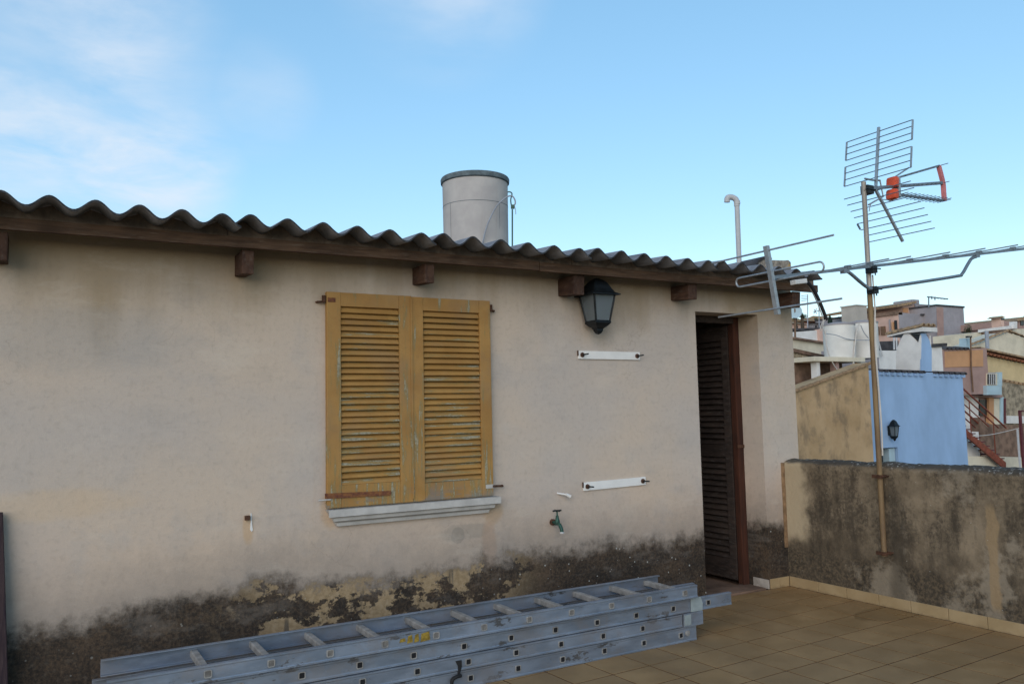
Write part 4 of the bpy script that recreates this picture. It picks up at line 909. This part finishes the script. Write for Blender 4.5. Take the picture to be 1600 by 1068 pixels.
for px_ in [1376+8.9*k for k in range(8)]+[1460+8.6*k for k in range(6)]:
    c = P(px_, 580+.035*(px_-1376)); d0 = Vector((c.x, YBH-.09, c.z-.015)); part('eave_tile', barrel(d0, d0+Vector((0, .9, .07)), .062), 'dark_roof', h)
    part('tile_bed', MB().box((c.x-.055, YBH-.05, c.z-.075), (c.x+.055, YBH-.002, c.z-.005)), 'blue_wall', h)
# chimney: blue front continuing the wall, long white flank facing left, tiled saddle cap
xl, xr = P(1440, 560).x, P(1455.5, 560).x; C_ = lambda x, y: at_x(x, y, xl)
fl_ = [C_(1440, 579.5), C_(1439, 523), C_(1434.5, 536), C_(1420, 521), C_(1412, 521.5), C_(1407, 531), C_(1401, 545), C_(1400, 577)]
fl_ = [Vector((xl, max(v.y, YBH+.002), v.z)) for v in fl_]
def lerpx(v): return v
part('chimney', MB().prism(fl_, (.045, 0, 0)), 'white_wall', h)
fp = [P(1440, 579.5), P(1455.5, 580), P(1455.5, 545), P(1452, 532), P(1446, 520.5), P(1440, 520.5)]
part('chimney_front', MB().prism([v+Vector((.001, -.006, 0)) for v in fp], (0, .04, 0)), 'blue_wall', h)
part('chimney_flank', MB().prism([Vector((xr+.03-.045, v.y, v.z)) for v in fl_], (.045, 0, 0)), 'white_wall', h)
yb_ = fl_[-1].y
part('flue_shade', MB().box((xl+.047, YBH+.05, fl_[0].z-.3), (xr-.02, yb_-.35, fl_[4].z-.03)), 'dark_window', h)  # near-black block paints the shade inside the smoke notch
ca, cb = C_(1444, 508.5), C_(1388, 523.5)
ca = Vector((xl-.05, YBH-.10, C_(1440, 511).z)); cb = Vector((xl-.05, cb.y, cb.z-.0))
cp = MB(); wd = xr-xl+.18
cp.prism([ca, cb, cb+Vector((0, 0, -.045)), Vector((xl-.05, yb_-.3, C_(1412, 521).z+.005)), ca+Vector((0, 0, -.10))], (wd, 0, 0)); part('chimney_cap', cp, 'white_wall', h)
for k in range(3):
    o_ = Vector((.04+wd*(k)/3*1.0, 0, .004)); n = 5
    for j in range(n): p, q = (ca+o_).lerp(cb+o_, j/n), (ca+o_).lerp(cb+o_, (j+1)/n); part('cap_tile', barrel(q+Vector((0, .02, .0)), p+Vector((0, -.02, .02)), .072), 'old_tile', h)
q = P(1388.5, 673); lantern('wall_lantern', (q.x, YBH, q.z), 1.15, 'small black lantern on the light blue house wall', glass=True, wx=.68)
def leaves(mb, c, rad_, n, s):
    for _ in range(n):
        while True:
            v = Vector((random.uniform(-1, 1), random.uniform(-1, 1), random.uniform(-1, 1)))
            if v.length < 1: break
        v = v.normalized()*(v.length**.55); p = Vector((c[0]+v.x*rad_[0], c[1]+v.y*rad_[1], c[2]+v.z*rad_[2]))
        a = Vector((random.gauss(0, 1), random.gauss(0, 1), random.gauss(0, 1))).normalized(); b = a.orthogonal().normalized()*s*random.uniform(.4, .7); a = a*s*random.uniform(.7, 1.2)
        mb.add([p-a, p-b*.8, p+a, p+b*.8], [(0, 1, 2, 3)])
    return mb
c = P(1454, 508); t = thing('roof_weed', (c.x, c.y, c.z-.05), 'dry weeds sprouting from the tiled cap of the white chimney', 'plant')
lm = MB(); leaves(lm, (c.x, c.y+.1, c.z-.01), (.13, .10, .06), 70, .03); part('foliage', lm, 'leaf', t)
st_ = MB()
for k in range(5): st_.tube([(c.x-.1+.05*k, c.y+.08, c.z-.10), (c.x-.12+.06*k, c.y+.08, c.z+.03)], .004, 4)
part('stem', st_, 'bark', t)
# --- white walled house behind the blue one
YW = 10.2
h = bldg('white_house', 1420, 560, YW, 'weathered white wall with mossy top behind the big white chimney')
facade('wall', h, 'white_wall', [(1352, 547), (1405, 547.5), (1456, 540), (1471.5, 540)], YW, 3)
part('coping', MB().prism([at_y(1440, 538, YW-.06), at_y(1480, 535.5, YW-.06), at_y(1480, 540.5, YW-.06), at_y(1440, 543, YW-.06)], (0, 1.2, 0)), 'dark_roof', h)
part('roof', MB().prism([at_y(1352, 534, YW+.4), at_y(1404, 532, YW+.4), at_y(1404, 546.5, YW+.4), at_y(1352, 546.5, YW+.4)], (0, 2.4, 0)), 'dark_roof', h)
for px_ in (1397, 1401): part('vent_pipe', tube([at_y(px_, 546, YW+.2), at_y(px_-.3, 527, YW+.2)], .025, 6), 'pvc', h)
part('stay_pole', tube([at_y(1369, 520, YW-.1), at_y(1379, 556, YW-.1)], .02, 6), 'pvc', h)
# --- orange house with mauve border, balcony window, post
YO = 12.4
h = bldg('orange_house', 1510, 600, YO, 'house with an orange upper wall framed in mauve, next to the cream gable')
facade('wall', h, 'mauve_wall', [(1472, 546), (1500, 545), (1541.5, 543.5)], YO, 3.0, zb=at_y(1500, 616, YO).z)
facade('lower_wall', h, 'white_wall', [(1450, 617), (1528.5, 617)], YO+.5, 2.4)
panel('orange_panel', h, 'orange_wall', [(1476.5, 549), (1536, 546), (1536.5, 572), (1477, 573.5)], YO, .02)
part('downpipe', tube([at_y(1516.5, 525, YO-.07), at_y(1517.5, 573, YO-.07), at_y(1520.5, 612, YO-.07)], .03, 6), 'brown_shutter', h)
part('water_box', MB().prism([at_y(*q, YO+.1) for q in rect(1509.5, 528, 1515.5, 545)], (0, .25, 0)), 'pale_blue_paint', h)
part('pipe_hood', MB().prism([at_y(*q, YO-.12) for q in rect(1513, 524.5, 1519, 527)], (0, .1, 0)), 'dark_window', h)
for k in range(6):
    p = at_y(1478+6.5*k, 545.5, YO-.05); part('coping_tile', barrel(p+Vector((0, -.05, -.02)), p+Vector((0, .5, .06)), .085), 'dark_roof', h)
# recessed entrance under it
panel('window', h, 'dark_window', rect(1531, 624, 1542, 649), YO+.5, .05)
facade('porch_wall', h, 'mauve_wall', [(1528.6, 616.5), (1566, 616.5)], YO+.55, .3)
panel('porch_lintel', h, 'mauve_wall', [(1526, 616), (1566, 617), (1566, 621), (1526, 620)], YO+.5, .2)
panel('orange_post', h, 'orange_wall', rect(1545.5, 621, 1553, 700), YO+.5, .12); panel('wall_pier', h, 'cream_wall', rect(1553.2, 622, 1563, 690), YO+.5, .10); panel('corner_pier', h, 'pale_blue_paint', rect(1563.2, 620, 1568.5, 662), YO+.5, .14)
panel('drain', h, 'dark_red_steel', rect(1568.8, 622, 1572, 661), YO+.5, .16)
panel('balcony_panel', h, 'pale_blue_paint', [(1542, 602), (1565, 602), (1565.5, 616.5), (1542.5, 616.5)], YO, .14)
panel('window_reveal', h, 'cream_wall', rect(1543, 583, 1560.5, 601.5), YO, .06); panel('balcony_side', h, 'pale_blue_paint', rect(1560.7, 581, 1566, 601.8), YO, .12)
panel('window', h, 'dark_window', rect(1543.5, 584, 1556, 600), YO-.061, .02)
for x_ in (1546, 1549, 1552, 1555): panel('window_bar', h, 'pvc', rect(x_, 584, x_+.7, 600.5), YO-.09, .02)
part('balcony_core', MB().prism([at_y(*q, YO+.001) for q in rect(1542, 581.5, 1565.5, 615.5)], (0, .9, 0)), 'grey_wall', h)
# --- cream gable and yellow wall on the right
YC = 13.6
h = bldg('cream_house', 1570, 560, YC, 'cream house with a low tiled gable and a yellow wall under its eave')
facade('gable', h, 'cream_wall', [(1497, 548), (1540, 533), (1574, 519), (1600, 529), (1660, 553), (1720, 575)], YC+.3, 1.0, zb=at_y(1570, 575, YC).z)
for (xa, ya), (xb, yb), n in (((1497, 547), (1574, 517.5), 10), ((1577, 518), (1720, 573), 16)):
    for k in range(n):
        p, q = at_y(xa, ya, YC+.28).lerp(at_y(xb, yb, YC+.28), k/n), at_y(xa, ya, YC+.28).lerp(at_y(xb, yb, YC+.28), (k+1)/n); part('verge_tile', barrel(p+Vector((0, 0, .0)), q+Vector((0, 0, .02)), .07), 'old_tile', h)
facade('wall', h, 'yellow_wall', [(1541, 556), (1600, 568), (1700, 588)], YC, .29, zb=at_y(1570, 603, YC).z)
for k in range(22):
    p = at_y(1540+6.2*k, 552.3+1.32*k, YC-.12); part('eave_tile', barrel(p+Vector((0, -.12, -.05)), p+Vector((0, .55, .10)), .085), 'terracotta', h)
part('roof_slab', MB().prism([at_y(1532, 541.5, YC-.2), at_y(1540, 543.5, YC-.2), at_y(1700, 578, YC-.2), at_y(1700, 581, YC-.2), at_y(1535, 545, YC-.2)], (0, .7, 0)), 'old_tile', h)
part('downpipe', tube([at_y(1541.5, 517, YC-.1), at_y(1543, 545, YC-.1)], .07, 8), 'grey_wire', h)
facade('stone_wall', h, 'stone_wall', [(1556, 594), (1600, 602), (1700, 616)], YC-.5, .45)
for k in range(14):
    p = at_y(1560+7*k, 594+1.25*k, YC-.5); part('wall_tile', barrel(p+Vector((0, -.08, -.02)), p+Vector((0, .45, .08)), .09), 'old_tile', h)
panel('white_band', h, 'white_wall', [(1573, 649), (1700, 652), (1700, 662), (1573, 661)], YC-.5, .08)
# --- brick yard wall and red steel stair in front of it
YR = 10.6
h = bldg('yard_wall', 1570, 690, YR+.6, 'dark reddish brick yard wall below the cream house', 'wall')
facade('wall', h, 'brown_wall', [(1530, 652), (1546, 662), (1600, 664), (1700, 668)], YR+.7, .3); panel('white_plinth', h, 'cream_wall', [(1508, 712), (1700, 716), (1700, 740), (1508, 740)], YR+.4, .2)
facade('white_pier', h, 'white_wall', [(1500, 674), (1529, 674)], YR+.45, .2)
t = bldg('steel_stair', 1545, 700, YR, 'rusty red steel outdoor staircase with handrails beside the blue house', 'staircase')
T_ = lambda x, y, o=0: at_y(x, y, YR+o)
for o in (0, .75):
    dx = 0
    part('stringer', MB().prism([T_(1490, 655)+Vector((0, o, 0)), T_(1507, 668)+Vector((0, o, 0)), T_(1572, 722)+Vector((0, o, 0)), T_(1572, 734)+Vector((0, o, 0)), T_(1507, 679)+Vector((0, o, 0)), T_(1490, 665)+Vector((0, o, 0))], (0, .05, 0)), 'red_steel', t)
    part('handrail', tube([T_(1490, 597)+Vector((0, o, 0)), T_(1505, 607)+Vector((0, o, 0)), T_(1572, 668)+Vector((0, o, 0))], .028, 6), 'red_steel', t)
    part('midrail', tube([T_(1490, 608)+Vector((0, o, 0)), T_(1505, 618)+Vector((0, o, 0)), T_(1560, 668)+Vector((0, o, 0))], .022, 6), 'red_steel', t)
    part('midrail', tube([T_(1490, 620)+Vector((0, o, 0)), T_(1505, 630)+Vector((0, o, 0)), T_(1545, 666)+Vector((0, o, 0))], .018, 6), 'red_steel', t)
for x0, y0, y1 in ((1516, 626, 677), (1554, 660, 708)):
    a, b = T_(x0-1.5, y0, -.02), T_(x0+1.5, y1, -.02); part('baluster', MB().box((a.x, YR-.03, b.z), (b.x, YR-.002, a.z)), 'red_steel', t)
for k in range(9):
    p = T_(1508+7.6*k, 664+6.5*k); part('tread', MB().box((p.x-.11, YR+.052, p.z-.02), (p.x+.13, YR+.748, p.z+.012)), 'dark_red_steel', t)
t = bldg('yard_railing', 1592, 700, YR-.6, 'dark red steel gate post with a sagging pale cord tied to it', 'railing')
G_ = lambda x, y: at_y(x, y, YR-.6)
part('post', MB().box((G_(1593, 640).x, YR-.6, ZG), (G_(1596, 640).x, YR-.55, G_(1593, 641).z)), 'dark_red_steel', t); part('top_bar', tube([G_(1592, 641.5), G_(1640, 643)], .022, 6), 'dark_red_steel', t)
part('grey_post', MB().box((G_(1588.5, 672).x, YR-.62, ZG), (G_(1590.5, 672).x, YR-.59, G_(1589, 670).z)), 'pvc', t)
part('cord', tube(arc([G_(1520, 681), G_(1545, 679), G_(1570, 674), G_(1592, 668.5)]), .011, 5), 'cable_white', t)
# --- walls at the left of the tanks, receding up the hill
h = bldg('rubble_wall', 1270, 570, 8.2, 'rough rubble stone wall with a mossy top behind the ochre stained wall', 'wall')
facade('wall', h, 'stone_wall', [(1120, 524), (1240, 546), (1298, 558)], 8.2, .5)
rs = random.Random(3); wz = [at_y(1240, 552, 8.15).z, at_y(1240, 600, 8.15).z]
smeshes = []
for k in range(6):
    mb = MB(); mb.obox((0, 0, 0), (.085+.02*(k % 3), 0, 0), (0, .03, 0), (0, 0, .05+.012*(k % 2))); me = mb.mesh('stone', bevel=.018)
    for v in me.vertices: v.co += Vector((rs.uniform(-.012, .012), rs.uniform(-.01, .01), rs.uniform(-.012, .012)))
    me.materials.append(M['stone_wall']); smeshes.append(me)
for row in range(7):
    xx = at_y(1225, 560, 8.2).x
    while xx < at_y(1297, 560, 8.2).x:
        topz = at_y(1240, 547, 8.2).z-.10-.11*(xx-at_y(1240, 547, 8.2).x); zc = topz-row*.125
        link('stone', rs.choice(smeshes), None, h, (xx+rs.uniform(-.02, .02), 8.19, zc+rs.uniform(-.015, .015))); xx += .215
part('moss_top', MB().prism([at_y(1200, 535, 8.1), at_y(1300, 557, 8.1), at_y(1300, 562, 8.1), at_y(1200, 541, 8.1)], (0, .7, 0)), 'brown_wall', h)
h = bldg('beige_wall', 1270, 540, 11.5, 'plain beige garden wall between the rubble wall and a white wall', 'wall')
facade('wall', h, 'cream_wall', [(1100, 500), (1240, 530), (1300, 538)], 11.5, .3); part('coping', MB().prism([at_y(1200, 520, 11.4), at_y(1302, 535.5, 11.4), at_y(1302, 538.5, 11.4), at_y(1200, 523, 11.4)], (0, .5, 0)), 'brown_wall', h)
h = bldg('white_annex', 1262, 525, 15, 'long low white annex wall with a pinkish end pier on the slope', 'wall')
facade('wall', h, 'white_wall', [(1100, 521), (1240, 518.5), (1280, 515.5)], 15, 4); facade('end_pier', h, 'pink_wall', [(1280.2, 514), (1292, 512)], 14.9, 2)
part('roof', MB().prism([at_y(1100, 517, 15.1), at_y(1281, 511.5, 15.1), at_y(1281, 515.2, 15.1), at_y(1100, 520.5, 15.1)], (0, 4, 0)), 'dark_roof', h)
# --- big block with penthouse, its lit flank coloured pink, shaded fronts grey
YG = 30.
h = bldg('grey_block', 1450, 520, YG, 'large rendered block coloured pink on its lit flank and grey on its shaded front, with a rooftop penthouse', 'building')
xg = at_y(1404, 488, YG).x; G2 = lambda x, y: at_x(x, y, xg); yb_ = G2(1352, 495).y; zt_ = at_y(1404, 488, YG).z; xr_ = at_y(1466, 492, YG).x
part('wall', MB().prism([(xg, YG, ZG), (xr_, YG, ZG), (xr_, YG, zt_-.05), (xg, YG, zt_)], (0, yb_-YG, 0)), 'grey_wall', h)
part('lit_pink_flank', MB().box((xg-.05, YG+.02, ZG), (xg-.003, yb_, zt_-.15)), 'pink_wall', h)  # pink paints the warm light this left face catches, grey the shaded front
part('flank_coping', MB().box((xg-.15, YG, zt_-.14), (xg+.4, yb_, zt_+.10)), 'brown_wall', h)
def flank(x0, y0, x1, y1, mat, name, pr=.1):
    a, b = at_x(x0, y0, xg-.05), at_x(x1, y1, xg-.05); return part(name, MB().box((xg-.05-pr, min(a.y, b.y), min(a.z, b.z)), (xg-.053, max(a.y, b.y), max(a.z, b.z))), mat, h)
flank(1366, 511, 1375, 523, 'brown_shutter', 'window_shutter'); flank(1377, 510, 1384.5, 523, 'brown_shutter', 'window_shutter'); flank(1398.5, 500.5, 1402.5, 514, 'dark_window', 'window'); flank(1390, 499, 1393, 520, 'grey_wall', 'downpipe'); flank(1394.5, 503, 1398, 516, 'orange_wall', 'window_shutter')
xt0, xt1 = at_y(1463, 478, YG-1).x, at_y(1505.5, 482, YG-1).x; zt1 = at_y(1484, 479.5, YG-1).z
part('tower', MB().box((xt0, YG-1, ZG), (xt1, YG+9, zt1)), 'grey_wall', h); part('tower_coping', MB().box((xt0-.05, YG-1.06, zt1+.001), (xt1+.06, YG+9.05, zt1+.12)), 'dark_roof', h)
panel('tower_strip', h, 'mauve_wall', [(1463.5, 480), (1474, 480), (1475.5, 560), (1466, 560)], YG-1, .02)  # mauve strip down the left edge of the tower front
panel('string_course', h, 'dark_roof', [(1440, 490), (1464, 489), (1464, 491.5), (1440, 492.5)], YG, .12)
a, b = at_y(1410, 474, YG+1), at_y(1438, 489, YG+1); part('penthouse', MB().box((a.x, YG+1, b.z-.5), (b.x, YG+6, a.z)), 'pink_wall', h)
panel('penthouse_shutter', h, 'orange_wall', rect(1411.5, 481, 1419, 488), YG+1, .05)
part('penthouse_roof', MB().prism([at_y(1401, 476, YG+.6), at_y(1432, 470, YG+.6), at_y(1432, 473.5, YG+.6), at_y(1402, 479.5, YG+.6)], (0, 6, 0)), 'old_tile', h)
a, b = at_y(1430, 473, YG+.9), at_y(1463, 492, YG+.9); part('upper_wall', MB().box((a.x, YG+.9, b.z-.5), (b.x, YG+7, at_y(1440, 475, YG+.9).z)), 'grey_wall', h)
for x0, x1, y0 in ((1417, 1424, 468.5), (1426, 1437, 467.2)): a, b = at_y(x0, y0, YG+1.5), at_y(x1, 475, YG+1.5); part('roof_tank', MB().box((a.x, YG+1.5, b.z), (b.x, YG+2.6, a.z)), 'grey_wall', h, bevel=.05)
t = bldg('far_aerial', 1451, 478, YG-.5, 'small dark aerial on a short pole atop the grey block', 'aerial'); K = lambda x, y: at_y(x, y, YG-.5)
t.location.z = K(1451, 479).z
part('pole', tube([K(1451.2, 480), K(1451, 463)], .05, 6), 'antenna_grey', t); part('boom', tube([K(1449, 463.5), K(1481, 467)], .045, 6), 'antenna_grey', t)
for x_, y_, s_ in ((1456, 464.8, 2.2), (1461, 466, 2.4), (1466, 465.6, 1), (1471, 466.1, 1), (1476, 466.6, 1)): part('element', tube([K(x_, y_-s_), K(x_, y_+s_)], .05, 5), 'antenna_grey', t)
# --- houses and roof terraces on the right skyline
h = bldg('hill_terrace_house', 1560, 520, 24, 'pale terrace house with white parapet and a small chimney on the skyline')
facade('wall', h, 'cream_wall', [(1519, 520), (1540, 517.5), (1592, 513.5), (1680, 510)], 24, 2.5); panel('parapet', h, 'white_wall', [(1533, 514.5), (1588, 507.5), (1588, 512.5), (1540, 517.3), (1533, 519)], 24, .2)
part('shade_wall', MB().prism([at_y(1536, 518.5, 23.9), at_y(1582, 514.5, 23.9), at_y(1582, 530, 23.9), at_y(1536, 530, 23.9)], (0, .09, 0)), 'brown_wall', h)
a, b = at_y(1563.5, 496.5, 25), at_y(1569.5, 511, 25); part('chimney', MB().box((a.x, 25, b.z), (b.x, 25.6, a.z)), 'pink_wall', h); part('chimney_cap', MB().prism([at_y(1561.5, 496.4, 24.9), at_y(1566, 493.2, 24.9), at_y(1571.5, 495.8, 24.9)], (0, .8, 0)), 'old_tile', h); part('chimney_vent', MB().box(tuple(at_y(1564.6, 499.5, 24.97)), tuple(at_y(1566.4, 497, 25.1))), 'dark_window', h)
a, b = at_y(1570, 502, 26), at_y(1585, 511, 26); part('stair_head', MB().prism([at_y(1570, 501, 26), at_y(1585, 503.5, 26), at_y(1585, 511, 26), at_y(1570, 511, 26)], (0, 3, 0)), 'mauve_wall', h)
panel('end_pier', h, 'white_wall', rect(1584.5, 502, 1589.5, 513), 24, .3)
h = bldg('skyline_house', 1596, 505, 27, 'small dark-windowed house with tiled roof behind the white terrace parapet')
facade('wall', h, 'mauve_wall', [(1591, 500), (1640, 498)], 27, 4); part('roof', MB().prism([at_y(1588, 501, 26.8), at_y(1596, 495, 26.8), at_y(1640, 494, 26.8), at_y(1640, 499, 26.8)], (0, 4.4, 0)), 'old_tile', h); panel('window', h, 'dark_window', rect(1595, 500, 1600, 508), 27, .05)
# --- small houses up the slope at the left
rs = random.Random(11)
SM = [(1236, 1262, 505, 34, 'pink_wall', 'pinkish hillside house with a shallow tiled roof, lowest on the slope'), (1258, 1276, 501, 40, 'terracotta', 'terracotta-coloured hillside house with a shallow tiled roof'), (1270, 1285, 504, 37, 'grey_wall', 'grey hillside house with flat dark roof and a roof box'), (1303, 1318, 503, 44, 'pink_wall', 'pale pink hillside house beside the dark round tree'), (1316, 1334, 499, 46, 'mauve_wall', 'mauve hillside house standing under the dark round tree'), (1205, 1238, 508, 38, 'cream_wall', 'cream hillside house half hidden by the terrace house corner')]
for i, (x0, x1, yt, Y, mt_, lab) in enumerate(SM):
    h = bldg('hillside_house', (x0+x1)/2, yt, Y, lab, 'house', 'small houses up the hillside'); facade('wall', h, mt_, [(x0, yt), (x1, yt)], Y, 6)
    a, b = at_y(x0-1, yt, Y-.2), at_y(x1+1, yt, Y-.2); z_ = a.z
    part('roof', MB().prism([(a.x, Y-.25, z_+.002), (a.x, Y+3, z_+(.7 if i != 2 else .15)), (a.x, Y+6.2, z_+.002)], (b.x-a.x, 0, 0)), 'old_tile' if i != 2 else 'dark_roof', h)
    panel('window', h, 'dark_window', rect(x0+(x1-x0)*.3, yt+4, x0+(x1-x0)*.42, yt+8), Y, .05); panel('window', h, 'dark_window', rect(x0+(x1-x0)*.62, yt+4, x0+(x1-x0)*.74, yt+8), Y, .05)
t = bldg('street_pole', 1242, 520, 13, 'thin dark pole with a round pale dish by the house corner', 'pole'); K = lambda x, y: at_y(x, y, 13.)
part('pole', tube([Vector((K(1242.5, 530).x, 13, ZG)), K(1242.5, 530), K(1241.8, 482)], .03, 6), 'brown_shutter', t); dish = part('dish', MB().lathe((0, 0, 0), [(.01, .0), (.12, .01), (.22, .05), (.215, .06), (.12, .022), (.01, .012)], 20), 'pale_blue_paint', t, loc=(0, 0, 0))
dish.location = K(1241.5, 487)-t.location; dish.rotation_euler = (R(80), 0, R(-40))
t = bldg('far_mast_aerial', 1280, 490, 20, 'faint thin aerial mast far behind the black cable', 'aerial'); K = lambda x, y: at_y(x, y, 20.)
part('pole', tube([Vector((K(1280, 515).x, 20, ZG)), K(1280, 515), K(1279.5, 470)], .022, 5), 'grey_wire', t)
for (a, b) in (((1271, 487), (1281, 485)), ((1272, 483), (1276, 490)), ((1276, 482), (1271.5, 490))): part('element', tube([K(*a), K(*b)], .018, 5), 'grey_wire', t)
t = bldg('far_panel_aerial', 1258, 470, 18, 'faint comb-shaped aerial just past the house eave', 'aerial'); K = lambda x, y: at_y(x, y, 18.)
part('pole', tube([Vector((K(1262, 515).x, 18, ZG)), K(1262, 515), K(1262, 460)], .02, 5), 'grey_wire', t)
for y_ in (461, 464, 466.5, 469): part('element', tube([K(1252, y_+1), K(1262.5, y_)], .012, 5), 'grey_wire', t)
# ------------------------------------------------------------------ trees
def cypress(px_, pyt, pyb, Y, wpx, label, rnd_=False):
    a, b = at_y(px_, pyt, Y), at_y(px_, pyb, Y); hgt = a.z-b.z; wr = wpx/2*(a-CAM).dot(fw)/F; zc = b.z
    t = thing('cypress_tree' if not rnd_ else 'round_tree', (a.x, Y, zc-4), label, 'tree', 'trees on the hillside')
    part('trunk', tube([(a.x, Y, zc-4), (a.x, Y, zc+hgt*.5)], [.16, .06], 7), 'bark', t)
    mb = MB(); n = 1100
    for _ in range(n):
        f = random.random(); pr = (math.sin(math.pi*min(1, f*.92+.08))**.6)*(1-.55*f) if not rnd_ else math.sqrt(max(0, 1-(f*1.0)**2.4))
        an = random.uniform(0, 6.283); rr_ = wr*pr*(random.random()**.4)*random.uniform(.85, 1.12)
        p = Vector((a.x+rr_*math.cos(an), Y+rr_*math.sin(an), zc+hgt*f)); s = wr*.22
        u = Vector((random.gauss(0, .5), random.gauss(0, .5), 1)).normalized()*s; v = u.orthogonal().normalized()*s*.5; v.rotate(Matrix.Rotation(random.uniform(0, 6.28), 3, u))
        mb.add([p-u*.5, p+v, p+u, p-v], [(0, 1, 2, 3)])
    part('crown', mb, 'cypress_leaf', t)
cypress(1296.5, 492, 514, 26, 10, 'dark conical cypress behind the white annex and black cable')
cypress(1310.5, 494, 505, 48, 3.5, 'tiny slim cypress on the skyline between house roofs')
cypress(1324.5, 479.5, 500, 42, 14, 'dark dome-shaped tree on the skyline above the mauve house', True)
def bush(px_, py_, Y, wpx, hpx, label, n=900):
    c = at_y(px_, py_, Y); k = (c-CAM).dot(fw)/F; rx_, rz_ = wpx/2*k, hpx/2*k
    t = thing('leafy_tree', (c.x, Y, c.z-rz_-3), label, 'tree', 'trees on the hillside'); tk = MB().tube([(c.x, Y, c.z-rz_-3), (c.x, Y, c.z)], [.2, .08], 7)
    mb = MB()
    for k_ in range(7):
        an = random.uniform(0, 6.28); o = Vector((math.cos(an)*rx_*.55, math.sin(an)*rx_*.5, random.uniform(-.4, .5)*rz_)); tk.tube([(c.x, Y, c.z-rz_*.5), c+o], [.07, .03], 5)
        leaves(mb, tuple(c+o), (rx_*.5, rx_*.5, rz_*.55), n//7, rx_*.11)
    part('trunk', tk, 'bark', t); part('crown', mb, 'leaf', t)
bush(1253, 492, 30, 18, 13, 'loose green tree by the house corner under the aerial rod')
bush(1243, 497, 29, 10, 14, 'small dark tree right against the house corner')
bush(1512, 517, 28, 13, 20, 'green tree at the right edge of the grey block')
bush(1527, 511, 33, 18, 12, 'green treetop between grey block and pale terrace house')
bush(1277, 499, 42, 10, 8, 'low dark tree on the ridge behind the grey flat-roofed house')
bush(1605, 497, 30, 16, 14, 'shadowed tree behind the small tiled skyline house')
